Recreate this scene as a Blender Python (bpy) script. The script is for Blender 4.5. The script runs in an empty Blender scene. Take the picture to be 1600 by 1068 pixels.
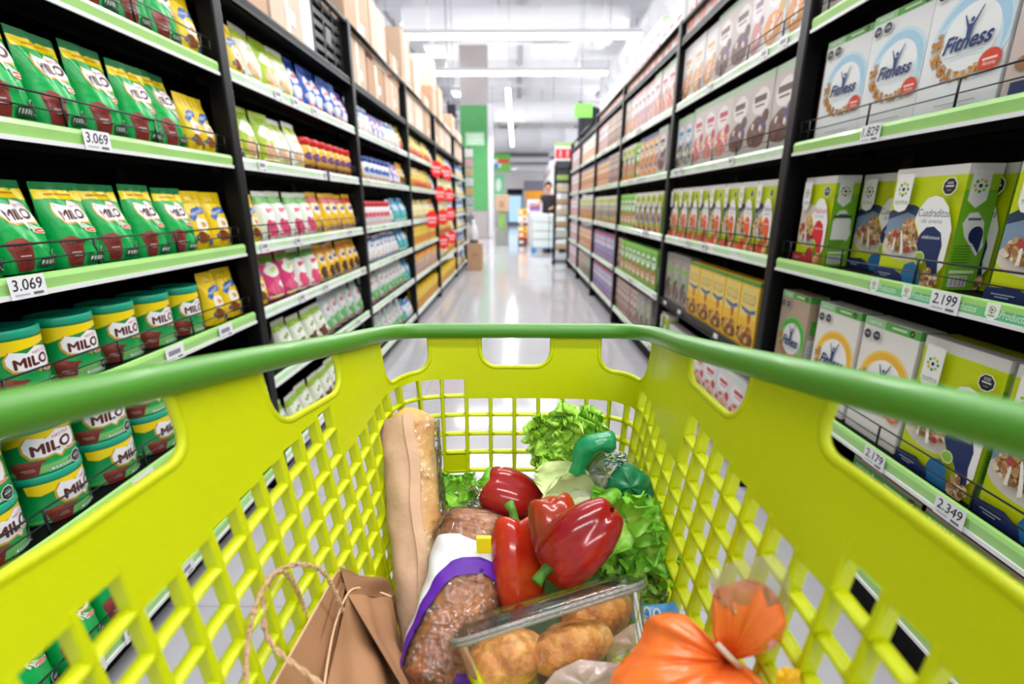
import bpy, bmesh, math, random
from mathutils import Vector, Matrix
R_ = random.Random(7)
C = bpy.context.scene.collection
S = bpy.context.scene
# ------------------------------------------------------------------ camera
F_PX = 750.0
PITCH = math.atan(214.5 / F_PX)
YAW = math.atan(8 / (F_PX / math.cos(PITCH)))
CAM = Vector((0, 0, 1.2))
cam_d = bpy.data.cameras.new('camera')
cam_d.sensor_width = 36.0
cam_d.lens = F_PX / 1600 * 36
cam_d.clip_start = 0.02
cam_d.clip_end = 200
cam_d.dof.use_dof = True
cam_d.dof.focus_distance = 0.72
cam_d.dof.aperture_fstop = 3.0
cam = bpy.data.objects.new('camera', cam_d)
C.objects.link(cam)
cam.location = CAM
cam.rotation_euler = (math.pi / 2 - PITCH, 0, YAW)
S.camera = cam
# ------------------------------------------------------------------ world, exposure
S.view_settings.view_transform = 'Standard'
S.view_settings.look = 'None'
S.view_settings.gamma = 1
S.view_settings.exposure = 0.5
W = bpy.data.worlds.new('world')
S.world = W
W.use_nodes = True
W.node_tree.nodes['Background'].inputs[0].default_value = (0.93, 0.96, 1.0, 1)
W.node_tree.nodes['Background'].inputs[1].default_value = 0.75
# large ceiling lamps of the store (rows of linear luminaires across the aisle give most light)
def area(name, loc, sx, sy, power, rot=(0, 0, 0)):
    d = bpy.data.lights.new(name, 'AREA')
    d.shape = 'RECTANGLE'; d.size = sx; d.size_y = sy; d.energy = power
    d.color = (1.0, 0.985, 0.96)
    o = bpy.data.objects.new(name, d); C.objects.link(o)
    o.location = loc; o.rotation_euler = rot
    return o
LAMP_Y = [-2.3, -0.2, 1.9, 4.0, 6.1, 8.15, 10.25]
for y in LAMP_Y:
    area('lamp_light', (-0.05 if y > 5 else 1.2, y, 3.57), 3.7, 0.1, 43)
    area('lamp_uplight', (-0.05 if y > 5 else 1.2, y, 3.72), 3.7, 0.1, 12, (math.pi, 0, 0))
area('lamp_light', (-0.2, 16.8, 3.57), 0.1, 10.0, 170)
area('lamp_uplight', (-0.2, 16.8, 3.72), 0.1, 10.0, 50, (math.pi, 0, 0))
for x in (-4.6, 4.6):          # lamps added over the neighbouring aisles, mostly hidden, to brighten the ceiling
    area('lamp_uplight', (x, 18, 3.72), 0.1, 28.0, 420, (math.pi, 0, 0))
    area('lamp_light', (x, 18, 3.57), 0.1, 28.0, 220)

# ------------------------------------------------------------------ helpers
def lin(h):
    h = h.lstrip('#')
    out = []
    for i in (0, 2, 4):
        c = int(h[i:i + 2], 16) / 255
        out.append(c / 12.92 if c <= 0.04045 else ((c + 0.055) / 1.055) ** 2.4)
    return tuple(out)
MATS = {}
ALB = 0.86        # printed inks and boards reflect less than their nominal colour
def mat(hexc, rough=0.45, metal=0.0, coat=0.0, bump=None, var=None, emit=0.0, spec=0.5, name=None, trans=0.0, ramp=None, sss=0.0):
    key = (hexc, rough, metal, coat, bump, var, emit, spec, name, trans, ramp, sss)
    if key in MATS: return MATS[key]
    m = bpy.data.materials.new(name or 'paint_' + hexc)
    m.use_nodes = True
    nt = m.node_tree; b = nt.nodes['Principled BSDF']
    c = lin(hexc) + (1,)
    if (name or '').startswith(('print_', 'foil', 'tinprint', 'lid_', 'jar_', 'cardboard_', 'green_tin', 'white_', 'green_price', 'pale_price', 'pepper_skin', 'kraft', 'brown_kraft', 'shrink')): c = tuple(q * ALB for q in c[:3]) + (1,)
    b.inputs['Base Color'].default_value = c
    b.inputs['Roughness'].default_value = rough
    b.inputs['Metallic'].default_value = metal
    b.inputs['Coat Weight'].default_value = coat
    b.inputs['Coat Roughness'].default_value = 0.08
    b.inputs['Specular IOR Level'].default_value = spec
    b.inputs['Transmission Weight'].default_value = trans
    if sss:
        b.inputs['Subsurface Weight'].default_value = sss
        b.inputs['Subsurface Radius'].default_value = (0.02, 0.02, 0.01)
        b.inputs['Subsurface Scale'].default_value = 0.3
    if emit:
        b.inputs['Emission Color'].default_value = c
        b.inputs['Emission Strength'].default_value = emit
    tc = None
    def coords():
        nonlocal tc
        if tc is None: tc = nt.nodes.new('ShaderNodeTexCoord')
        return tc.outputs['Object']
    if ramp and (name or '').startswith('pepper_skin'): alb = .62
    else: alb = 1.0
    if var or ramp:
        sc, amt = (var or (20, 0.1))
        n = nt.nodes.new('ShaderNodeTexNoise'); n.inputs['Scale'].default_value = sc; n.inputs['Detail'].default_value = 4
        nt.links.new(coords(), n.inputs['Vector'])
        cr = nt.nodes.new('ShaderNodeValToRGB')
        if ramp:
            els = cr.color_ramp.elements
            els[0].position = ramp[0][0]; els[0].color = tuple(q * alb for q in lin(ramp[0][1])) + (1,)
            els[1].position = ramp[-1][0]; els[1].color = tuple(q * alb for q in lin(ramp[-1][1])) + (1,)
            for p, hc in ramp[1:-1]:
                e = els.new(p); e.color = tuple(q * alb for q in lin(hc)) + (1,)
        else:
            cr.color_ramp.elements[0].position = 0.3
            cr.color_ramp.elements[1].position = 0.7
            cr.color_ramp.elements[0].color = tuple(x * (1 - amt) for x in c[:3]) + (1,)
            cr.color_ramp.elements[1].color = tuple(min(1, x * (1 + amt)) for x in c[:3]) + (1,)
        nt.links.new(n.outputs['Fac'], cr.inputs['Fac'])
        nt.links.new(cr.outputs['Color'], b.inputs['Base Color'])
    if bump:
        sc, st = bump
        n2 = nt.nodes.new('ShaderNodeTexNoise'); n2.inputs['Scale'].default_value = sc; n2.inputs['Detail'].default_value = 3
        nt.links.new(coords(), n2.inputs['Vector'])
        bp = nt.nodes.new('ShaderNodeBump'); bp.inputs['Strength'].default_value = st; bp.inputs['Distance'].default_value = 0.01
        nt.links.new(n2.outputs['Fac'], bp.inputs['Height'])
        nt.links.new(bp.outputs['Normal'], b.inputs['Normal'])
    MATS[key] = m
    return m
def ink(h): return mat(h, 0.45, coat=0.0, spec=.3, name='print_' + h.lstrip('#'))
def foil(h): return mat(h, 0.3, coat=0.12, spec=.35, bump=(28, 0.35), name='foil_' + h.lstrip('#'))
def film(name='clear_film', tint='ffffff', gloss=1.0, op=0.04, bump=(40, 0.5)):
    if name in MATS: return MATS[name]
    m = bpy.data.materials.new(name); m.use_nodes = True
    nt = m.node_tree; nt.nodes.clear()
    out = nt.nodes.new('ShaderNodeOutputMaterial')
    tr = nt.nodes.new('ShaderNodeBsdfTransparent'); tr.inputs[0].default_value = lin(tint) + (1,)
    gl = nt.nodes.new('ShaderNodeBsdfGlossy'); gl.inputs['Roughness'].default_value = 0.12
    df = nt.nodes.new('ShaderNodeBsdfDiffuse'); df.inputs[0].default_value = (0.6, 0.6, 0.6, 1)
    fr = nt.nodes.new('ShaderNodeFresnel'); fr.inputs[0].default_value = 1.5
    tcn = nt.nodes.new('ShaderNodeTexCoord')
    nz = nt.nodes.new('ShaderNodeTexNoise'); nz.inputs['Scale'].default_value = bump[0]
    bp = nt.nodes.new('ShaderNodeBump'); bp.inputs['Strength'].default_value = bump[1]; bp.inputs['Distance'].default_value = 0.01
    nt.links.new(tcn.outputs['Object'], nz.inputs['Vector']); nt.links.new(nz.outputs['Fac'], bp.inputs['Height'])
    nt.links.new(bp.outputs['Normal'], gl.inputs['Normal']); nt.links.new(bp.outputs['Normal'], fr.inputs['Normal'])
    mu = nt.nodes.new('ShaderNodeMath'); mu.operation = 'MULTIPLY'; mu.inputs[1].default_value = gloss
    nt.links.new(fr.outputs[0], mu.inputs[0])
    mx = nt.nodes.new('ShaderNodeMixShader'); mx.inputs[0].default_value = op
    nt.links.new(tr.outputs[0], mx.inputs[1]); nt.links.new(df.outputs[0], mx.inputs[2])
    mx2 = nt.nodes.new('ShaderNodeMixShader')
    nt.links.new(mu.outputs[0], mx2.inputs[0]); nt.links.new(mx.outputs[0], mx2.inputs[1]); nt.links.new(gl.outputs[0], mx2.inputs[2])
    nt.links.new(mx2.outputs[0], out.inputs['Surface'])
    MATS[name] = m
    return m

class MB:
    """collects faces of one mesh"""
    def __init__(self): self.v = []; self.f = []; self.m = []; self.s = []; self.mats = []
    def mi(self, m):
        if m not in self.mats: self.mats.append(m)
        return self.mats.index(m)
    def add(self, vs, fs, m, smooth=False):
        o = len(self.v); k = self.mi(m)
        self.v += [tuple(p) for p in vs]
        for f in fs:
            self.f.append([i + o for i in f]); self.m.append(k); self.s.append(smooth)
    def box(self, a, b, m):
        x0, y0, z0 = a; x1, y1, z1 = b
        x0, x1 = min(x0, x1), max(x0, x1); y0, y1 = min(y0, y1), max(y0, y1); z0, z1 = min(z0, z1), max(z0, z1)
        vs = [(x, y, z) for x in (x0, x1) for y in (y0, y1) for z in (z0, z1)]
        self.add(vs, [(0, 1, 3, 2), (4, 6, 7, 5), (0, 4, 5, 1), (2, 3, 7, 6), (0, 2, 6, 4), (1, 5, 7, 3)], m)
    def bbox(self, a, b, m, r=0.004):
        """box with chamfered edges"""
        x0, y0, z0 = a; x1, y1, z1 = b
        x0, x1 = min(x0, x1), max(x0, x1); y0, y1 = min(y0, y1), max(y0, y1); z0, z1 = min(z0, z1), max(z0, z1)
        bm = bmesh.new()
        bmesh.ops.create_cube(bm, size=1)
        for v in bm.verts:
            v.co = Vector(((x0 + x1) / 2 + v.co.x * (x1 - x0), (y0 + y1) / 2 + v.co.y * (y1 - y0), (z0 + z1) / 2 + v.co.z * (z1 - z0)))
        bmesh.ops.bevel(bm, geom=bm.edges[:], offset=r, segments=2, affect='EDGES', profile=0.6)
        self.bm(bm, m); bm.free()
    def bm(self, bm, m, smooth=False, M=None):
        bm.verts.index_update()
        vs = [(M @ v.co if M else v.co.copy()) for v in bm.verts]
        self.add(vs, [[v.index for v in f.verts] for f in bm.faces], m, smooth)
    def grid(self, rows, m, closed=False, smooth=True, caps=False):
        n = len(rows[0]); vs = [p for r in rows for p in r]; fs = []
        for i in range(len(rows) - 1):
            for j in range(n if closed else n - 1):
                k = (j + 1) % n
                fs.append((i * n + j, i * n + k, (i + 1) * n + k, (i + 1) * n + j))
        if caps:
            fs.append(tuple(range(n))[::-1]); fs.append(tuple((len(rows) - 1) * n + j for j in range(n)))
        self.add(vs, fs, m, smooth)
    def tube(self, pts, r, m, n=8, closed=False, caps=True, r2=None):
        pts = [Vector(p) for p in pts]
        rows = []; N = len(pts); up = None
        for i, p in enumerate(pts):
            if closed: t = pts[(i + 1) % N] - pts[i - 1]
            else: t = pts[min(i + 1, N - 1)] - pts[max(i - 1, 0)]
            t.normalize()
            if up is None:
                up = Vector((0, 0, 1)) if abs(t.z) < 0.9 else Vector((1, 0, 0))
            a = (up - t * up.dot(t)).normalized(); up = a
            b = t.cross(a)
            rr = r[i] if isinstance(r, (list, tuple)) else r
            rb = rr if r2 is None else r2
            rows.append([p + a * math.cos(2 * math.pi * k / n) * rr + b * math.sin(2 * math.pi * k / n) * rb for k in range(n)])
        if closed: rows.append(rows[0])
        self.grid(rows, m, closed=True, smooth=True, caps=caps and not closed)
    def lathe(self, prof, m, n=20, smooth=True, fn=None, c=(0, 0, 0)):
        rows = []
        for z, r in prof:
            rows.append([(c[0] + r * math.cos(2 * math.pi * k / n), c[1] + r * math.sin(2 * math.pi * k / n), c[2] + z) for k in range(n)])
        if fn: rows = [[fn(Vector(p)) for p in r] for r in rows]
        self.grid(rows, m, closed=True, smooth=smooth)
    def build(self, name, parent=None, loc=None):
        me = bpy.data.meshes.new(name)
        me.from_pydata(self.v, [], self.f)
        for m in self.mats: me.materials.append(m)
        me.polygons.foreach_set('material_index', self.m)
        me.polygons.foreach_set('use_smooth', self.s)
        me.update()
        o = bpy.data.objects.new(name, me); C.objects.link(o)
        if parent: o.parent = parent
        if loc: o.location = loc
        return o
def tag(o, label, cat, group=None, kind=None):
    if label: o['label'] = label
    if cat: o['category'] = cat
    if group: o['group'] = group
    if kind: o['kind'] = kind
    return o
def empty(name, loc=(0, 0, 0)):
    o = bpy.data.objects.new(name, None); C.objects.link(o); o.location = loc
    return o
def struct(o): o['kind'] = 'structure'; return o
def ray(px, py):
    m = cam.rotation_euler.to_matrix()
    return m @ Vector(((px - 800) / F_PX, -(py - 534) / F_PX, -1))
def PD(px, py, D): return CAM + ray(px, py) * D
def PX(px, py, X): r = ray(px, py); return CAM + r * (X / r.x)
def PY(px, py, Y): r = ray(px, py); return CAM + r * (Y / r.y)
def PZ(px, py, Z): r = ray(px, py); return CAM + r * ((Z - CAM.z) / r.z)
def catmull(pts, step):
    pts = [Vector(p) for p in pts]
    P = [pts[0] * 2 - pts[1]] + pts + [pts[-1] * 2 - pts[-2]]
    dense = []
    for i in range(1, len(P) - 2):
        p0, p1, p2, p3 = P[i - 1:i + 3]
        for k in range(24):
            t = k / 24
            dense.append(0.5 * ((2 * p1) + (p2 - p0) * t + (2 * p0 - 5 * p1 + 4 * p2 - p3) * t * t + (3 * p1 - p0 - 3 * p2 + p3) * t ** 3))
    dense.append(pts[-1])
    out = [dense[0]]; acc = 0
    for a, b in zip(dense, dense[1:]):
        L = (b - a).length
        while acc + L >= step:
            u = (step - acc) / L
            a = a.lerp(b, u); L = (b - a).length; out.append(a.copy()); acc = 0
        acc += L
    return out
# ------------------------------------------------------------------ printed artwork as thin layers
TXT = {}
def text_mesh(s, bold=0.0):
    k = (s, bold)
    if k in TXT: return TXT[k]
    cu = bpy.data.curves.new('t', 'FONT'); cu.body = s; cu.offset = bold; cu.resolution_u = 3
    o = bpy.data.objects.new('t', cu)
    me = bpy.data.meshes.new_from_object(o)
    vs = [(v.co.x, v.co.y) for v in me.vertices]; fs = [tuple(p.vertices) for p in me.polygons]
    bpy.data.objects.remove(o); bpy.data.curves.remove(cu); bpy.data.meshes.remove(me)
    x0 = min(v[0] for v in vs); x1 = max(v[0] for v in vs); y0 = min(v[1] for v in vs); y1 = max(v[1] for v in vs)
    w = x1 - x0; h = y1 - y0
    vs = [((v[0] - x0) / w - 0.5, (v[1] - y0) / h - 0.5) for v in vs]
    TXT[k] = (vs, fs, w / h)
    return TXT[k]
class Art:
    def __init__(self): self.L = []
    def poly(self, pts, c): self.L.append((pts, [tuple(range(len(pts)))], c)); return self
    def rect(self, x0, z0, x1, z1, c): return self.poly([(x0, z0), (x1, z0), (x1, z1), (x0, z1)], c)
    def ell(self, cx, cz, rx, rz, c, n=20, rot=0, a0=0, a1=360):
        pts = []
        ca, sa = math.cos(math.radians(rot)), math.sin(math.radians(rot))
        full = (a1 - a0) >= 360
        for k in range(n if full else n + 1):
            t = math.radians(a0 + (a1 - a0) * k / n)
            x, z = rx * math.cos(t), rz * math.sin(t)
            pts.append((cx + x * ca - z * sa, cz + x * sa + z * ca))
        return self.poly(pts, c)
    def ring(self, cx, cz, r0, r1, c, a0=0, a1=360, n=26, taper=False, e=1.0):
        vs = []; fs = []
        for k in range(n + 1):
            t = math.radians(a0 + (a1 - a0) * k / n); u = k / n
            ra, rb = r0, r1
            if taper: ra = r1 - (r1 - r0) * math.sin(math.pi * u) ** 0.7
            vs += [(cx + ra * math.cos(t), cz + ra * e * math.sin(t)), (cx + rb * math.cos(t), cz + rb * e * math.sin(t))]
        for k in range(n): fs.append((2 * k, 2 * k + 1, 2 * k + 3, 2 * k + 2))
        self.L.append((vs, fs, c)); return self
    def blob(self, cx, cz, rx, rz, c, seed=0, amp=0.12, n=28, rot=0):
        r = random.Random(seed); ph = [r.uniform(0, 6.28) for _ in range(4)]
        pts = []; ca, sa = math.cos(math.radians(rot)), math.sin(math.radians(rot))
        for k in range(n):
            t = 2 * math.pi * k / n
            q = 1 + amp * (math.sin(3 * t + ph[0]) * 0.6 + math.sin(5 * t + ph[1]) * 0.4)
            x, z = rx * q * math.cos(t), rz * q * math.sin(t)
            pts.append((cx + x * ca - z * sa, cz + x * sa + z * ca))
        return self.poly(pts, c)
    def text(self, s, cx, cz, w, c, h=None, shear=0.0, bold=0.0, rot=0):
        vs, fs, asp = text_mesh(s, 0)
        h = h or w / asp
        if bold:
            for dx, dz in ((-1, 0), (1, 0), (0, 1), (0, -1)): self.text(s, cx + dx * w * bold * .35, cz + dz * w * bold * .35, w, c, h, shear, 0, rot)
            return self
        ca, sa = math.cos(math.radians(rot)), math.sin(math.radians(rot))
        out = []
        for x, y in vs:
            X, Z = x * w + y * h * shear, y * h
            out.append((cx + X * ca - Z * sa, cz + X * sa + Z * ca))
        self.L.append((out, fs, c)); return self
    def octa(self, cx, cz, r, txt=False):
        self.ell(cx, cz, r * 1.12, r * 1.12, 'e8e8e8', n=8, rot=22.5).ell(cx, cz, r, r, '15171c', n=8, rot=22.5)
        self.rect(cx - r * .6, cz - r * .08, cx + r * .6, cz + r * .12, 'c8c8cc').rect(cx - r * .45, cz + r * .28, cx + r * .45, cz + r * .4, 'a0a0a8')
        self.rect(cx - r * .3, cz - r * .5, cx + r * .3, cz - r * .4, '90909a')
        return self
    def dots(self, cx, cz, r, cols=('2f8f3a', '9bc21e', 'e2b32a')):
        for k in range(8):
            t = 2 * math.pi * k / 8
            self.ell(cx + r * math.cos(t), cz + r * math.sin(t), r * .3, r * .3, cols[k % len(cols)], n=8)
        return self.ell(cx, cz, r * .36, r * .36, '14264a', n=8)
    def food(self, cx, cz, rx, rz, cols, seed=1, n=26, s=0.01):
        r = random.Random(seed)
        for k in range(n):
            t = r.uniform(0, 6.28); q = math.sqrt(r.random())
            self.ell(cx + rx * q * math.cos(t), cz + rz * q * math.sin(t), s * r.uniform(.7, 1.3), s * r.uniform(.5, 1), r.choice(cols), n=7, rot=r.uniform(0, 180))
        return self
    def put(self, mb, fn, cut=None, step=0.00004, base=0.0003, inkf=ink, xlim=None, zlim=None):
        for i, (pts, fs, c) in enumerate(self.L):
            bm = bmesh.new()
            vs = [bm.verts.new((p[0], 0, p[1])) for p in pts]
            for f in fs:
                try: bm.faces.new([vs[j] for j in f])
                except ValueError: pass
            def bis(co, no, inner=False, outer=False):
                bmesh.ops.bisect_plane(bm, geom=bm.verts[:] + bm.edges[:] + bm.faces[:], plane_co=co, plane_no=no, clear_inner=inner, clear_outer=outer)
            if xlim:
                bis((xlim[0], 0, 0), (1, 0, 0), inner=True); bis((xlim[1], 0, 0), (1, 0, 0), outer=True)
            if zlim:
                bis((0, 0, zlim[0]), (0, 0, 1), inner=True); bis((0, 0, zlim[1]), (0, 0, 1), outer=True)
            if not bm.faces: bm.free(); continue
            if cut:
                xs = [v.co.x for v in bm.verts]; zs = [v.co.z for v in bm.verts]
                for (lo, hi, d, no) in ((min(xs), max(xs), cut[0], (1, 0, 0)), (min(zs), max(zs), cut[1], (0, 0, 1))):
                    if not d: continue
                    k = math.ceil(lo / d)
                    while k * d < hi:
                        p = (k * d, 0, 0) if no[0] else (0, 0, k * d)
                        bis(p, no); k += 1
            big = [f for f in bm.faces if len(f.verts) > 4]
            if big: bmesh.ops.triangulate(bm, faces=big)
            off = base + step * i
            for v in bm.verts: v.co = Vector(fn(v.co.x, v.co.z, off))
            bm.normal_update()
            mb.bm(bm, inkf(c), smooth=bool(cut))
            bm.free()
# ================================================================== ROOM
M_FLOOR = None
def floor_mat():
    m = bpy.data.materials.new('white_floor_tiles'); m.use_nodes = True
    nt = m.node_tree; b = nt.nodes['Principled BSDF']
    tc = nt.nodes.new('ShaderNodeTexCoord'); br = nt.nodes.new('ShaderNodeTexBrick')
    br.offset = 0; br.inputs['Scale'].default_value = 1.0
    br.inputs['Brick Width'].default_value = 0.6; br.inputs['Row Height'].default_value = 0.6
    br.inputs['Mortar Size'].default_value = 0.0018
    br.inputs['Color1'].default_value = lin('b4b3b8') + (1,); br.inputs['Color2'].default_value = lin('b1b0b5') + (1,)
    br.inputs['Mortar'].default_value = lin('88878d') + (1,)
    nt.links.new(tc.outputs['Object'], br.inputs['Vector'])
    nz = nt.nodes.new('ShaderNodeTexNoise'); nz.inputs['Scale'].default_value = 260
    nt.links.new(tc.outputs['Object'], nz.inputs['Vector'])
    mx = nt.nodes.new('ShaderNodeMix'); mx.data_type = 'RGBA'; mx.blend_type = 'MULTIPLY'; mx.inputs[0].default_value = 0.12
    nt.links.new(br.outputs['Color'], mx.inputs[6]); nt.links.new(nz.outputs['Fac'], mx.inputs[7])
    nt.links.new(mx.outputs[2], b.inputs['Base Color'])
    b.inputs['Roughness'].default_value = 0.1
    return m
mb = MB(); mb.box((-14, -8, -0.1), (14, 40, 0), floor_mat()); o = struct(mb.build('floor'))
m_ceil = mat('e6e6ea', 0.9, var=(1.5, 0.06), name='ceiling_paint')
m_cb = mat('a9a9ae', 0.8, name='ceiling_steel')
mb = MB(); mb.box((-14, -8, 6.6), (14, 40, 6.75), m_ceil)
for y in range(-6, 40, 3): mb.box((-14, y, 6.35), (14, y + 0.25, 6.6), m_ceil)
for x in range(-12, 14, 4): mb.box((x, -8, 6.42), (x + 0.18, 40, 6.6), m_cb)
struct(mb.build('ceiling'))
mb = MB(); mb.box((-14, 34, 0), (14, 34.2, 6.6), mat('d8d6d6', 0.8, var=(0.6, 0.1), name='back_wall_paint')); struct(mb.build('wall_back'))

# green and grey column
cx0, cx1 = -1.98, -1.06
mb = MB(); mb.bbox((cx0, 18.2, 0), (cx1, 19.1, 6.6), mat('a39b9a', 0.7, var=(2, 0.05), name='taupe_paint'), 0.02)
col = tag(mb.build('column'), 'tall square store column with green panelled middle beyond the left shelves', 'column')
mb = MB(); mb.bbox((cx0 - 0.02, 18.17, 1.0), (cx1 + 0.02, 19.13, 4.5), mat('4a9656', 0.5, var=(3, 0.06), name='green_column_panel'), 0.01)
mb.box((cx1 + 0.02, 18.15, 0.02), (cx1 + 0.2, 18.4, 4.55), mat('d6d6da', 0.5, name='white_trim'))
mb.build('cladding', col)
a = Art().rect(-0.33, 0, 0.33, 0.42, 'b5d9b8').rect(-0.24, 0.27, 0.24, 0.33, 'd4e8d5').rect(-0.24, 0.15, 0.24, 0.21, 'd4e8d5').rect(-0.24, 0.05, 0.1, 0.09, 'd4e8d5')
mb = MB(); a.put(mb, lambda x, z, o: (-1.49 + x, 18.165 - o * 4, 3.21 + z)); mb.build('sign_panel', col)

# linear luminaires across the aisle
m_tube = mat('ffffff', 0.4, emit=14.0, name='lit_tube')
m_lamp = mat('dcdcdc', 0.4, name='lamp_housing')
def luminaire(a, b, label):
    e = empty('linear_lamp', ((a[0] + b[0]) / 2, (a[1] + b[1]) / 2, a[2]))
    c = Vector(e.location); d = Vector(b) - Vector(a); L = d.length / 2
    along_x = abs(d.x) > abs(d.y)
    def bx(mb, u0, u1, w, z0, z1, m):
        if along_x: mb.bbox((u0, -w, z0), (u1, w, z1), m, 0.008)
        else: mb.bbox((-w, u0, z0), (w, u1, z1), m, 0.008)
    mb = MB(); bx(mb, -L, L, 0.05, 0.035, 0.1, m_lamp); mb.build('housing', e)
    mb = MB(); bx(mb, -L + .01, L - .01, 0.045, -0.01, 0.035, m_tube); mb.build('diffuser', e)
    for s in (-0.7, 0.7):
        mb = MB(); p = (s * L, 0) if along_x else (0, s * L)
        mb.tube([(p[0], p[1], 0.1), (p[0], p[1], 6.597 - e.location.z)], 0.006, m_cb, n=5); mb.build('hanger', e)
    return tag(e, label, 'ceiling lamp', 'linear lamps over the aisle')
names = ['overhead behind the cart handle', 'overhead just above the cart', 'overhead past the front of the cart', 'out of sight, fourth from the cart', 'out of sight, fifth from the cart', 'upper of the two bright bars', 'lower of the two bright bars']
for y, nm in zip(LAMP_Y, names):
    if y < 8: lb = 'long white linear lamp across the aisle, ' + nm
    else: lb = 'long glowing white linear lamp crossing the aisle, ' + nm
    dx_ = 1.25 if y < 5 else 0; luminaire((-1.9 + dx_, y, 3.6), ((1.85 if y < 9 else 1.72) + dx_, y, 3.6), lb)
luminaire((-0.22, 11.6, 3.6), (-0.2, 22, 3.6), 'long glowing white linear lamp running lengthwise down the aisle')

for x, sd in ((-4.6, 'left'), (4.6, 'right')):  # fixtures added for the extra light on the ceiling, mostly behind the racks
    for k_, yy in enumerate((2, 11.5, 21)):
        luminaire((x, yy + 3, 3.6), (x, yy + 11.5, 3.6), 'added linear lamp over the neighbouring aisle on the %s, %s one' % (sd, ('nearest', 'middle', 'farthest')[k_]))
# ducts, pipes and units under the ceiling
m_duct = mat('e2e2e6', 0.45, metal=0.0, bump=(3, 0.1), name='duct_white')
m_gal = mat('b8babf', 0.35, metal=0.6, name='galvanised')
def duct(y, z, r, x0, x1, label, along='x', m=None):
    mb = MB(); N = 24; prof = []
    L = x1 - x0; k = 0
    while k * 1.2 < L:
        prof += [(k * 1.2, r), (k * 1.2 + 0.02, r * 1.05), (k * 1.2 + 0.08, r * 1.05), (k * 1.2 + 0.1, r)]; k += 1
    prof.append((L, r))
    fn = (lambda p: Vector((x0 + p.z, y + p.x, z + p.y))) if along == 'x' else (lambda p: Vector((y + p.x, x0 + p.z, z + p.y)))
    mb.lathe(prof, m or m_duct, n=N, fn=fn)
    for q in range(2, int(L), 4):
        c = (x0 + q + .5, y) if along == 'x' else (y, x0 + q + .6)
        mb.tube([(c[0], c[1], z + r), (c[0], c[1], 6.597)], 0.015, m_cb, n=5)
    return tag(mb.build('air_duct'), label, 'air duct', 'ducts under the ceiling')
duct(22, 4.95, 0.42, -1.0, 4.2, 'fat white air duct over the far cross aisle, nearest of the crosswise ones')
duct(26, 4.35, 0.5, -1.3, 4.2, 'fat white air duct low across the back of the store')
duct(14.5, 5.9, 0.3, -3.0, 2.9, 'slim white air duct high across the aisle above the lamps')
duct(3.6, 5.6, 0.45, 6, 20.5, 'fat white air duct running lengthwise above the right shelves', along='y')
duct(-3.75, 5.6, 0.3, 6, 30, 'white air duct running lengthwise above the left shelves', along='y')
mb = MB()
mb.bbox((-1.0, 9.5, 5.2), (0.3, 10.6, 5.7), mat('8d9396', 0.5, name='unit_grey'), 0.02)
for k in range(6): mb.box((-0.95 + k * .2, 9.48, 5.25), (-0.85 + k * .2, 9.5, 5.65), mat('5c6165', 0.5))
for x in (-0.9, 0.2): mb.tube([(x, 10, 5.7), (x, 10, 6.34)], 0.012, m_cb, n=5)
tag(mb.build('air_unit'), 'grey boxy air conditioning unit hung under the ceiling above the aisle', 'air unit')
mb = MB()
for x0 in (-0.9, 3.0):
    mb.box((x0, 27.4, 3.3), (x0 + .9, 27.6, 5.2), mat('8e9194', 0.6, name='grey_grille'))
mb.box((-1.0, 27.6, 3.3), (4.2, 27.8, 3.7), mat('77777b', 0.6)); mb.box((-1, 27.5, 3.3), (-.9, 27.9, 6.597), m_cb); mb.box((3.7, 27.5, 3.3), (3.8, 27.9, 6.597), m_cb)
tag(mb.build('service_gantry'), 'grey service gantry with grilles hung far behind the white ducts', 'gantry')
# lit ceiling panels
m_panel = mat('ffffff', 0.4, emit=5.0, name='lit_panel')
def panel(px, py, z, sx, sy, label):
    p = PZ(px, py, z); e = empty('ceiling_panel_lamp', p)
    mb = MB(); mb.box((-sx - .04, -sy - .04, 0), (sx + .04, sy + .04, 0.08), m_lamp); mb.build('housing', e)
    mb = MB(); mb.box((-sx, -sy, -0.02), (sx, sy, 0.0), m_panel); mb.build('diffuser', e)
    mb = MB(); mb.tube([(0, 0, .08), (0, 0, 6.34 - z)], 0.008, m_cb, n=5); mb.build('hanger', e)
    tag(e, label, 'ceiling lamp', 'lit panels on the ceiling')
panel(662, 43, 6.0, .28, .5, 'small square lit ceiling panel, topmost left of the column')
panel(682, 81, 6.0, .28, .5, 'small square lit ceiling panel just left of the column, below the first lamp bar')
panel(641, 44, 6.0, .16, .4, 'narrow lit ceiling panel beside the left carton stack tops')
panel(858, 79, 6.0, .5, .5, 'wide lit ceiling panel right of the column between the two lamp bars')
panel(925, 39, 6.0, .95, .35, 'widest lit ceiling panel above the upper lamp bar')
panel(716, 147, 5.0, .18, .3, 'small round looking lit panel left of the column near the carton tops')
panel(606, 82, 4.9, .3, .5, 'lit ceiling panel just above the left cartons')
# round ceiling diffuser
mb = MB(); p = PZ(925, 68, 5.8)
mb.lathe([(0, .05), (0, .5), (.06, .62), (.12, .5), (.16, .3), (.8, .3)], m_duct, n=24, c=p)
for k in range(8):
    t = k * math.pi / 4; mb.box((p.x + .2 * math.cos(t) - .02, p.y + .2 * math.sin(t) - .02, p.z - .05), (p.x + .5 * math.cos(t) + .02, p.y + .5 * math.sin(t) + .02, p.z), m_duct)
tag(mb.build('air_diffuser'), 'round white air diffuser under the ceiling right of the lamp bars', 'air diffuser')

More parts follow.
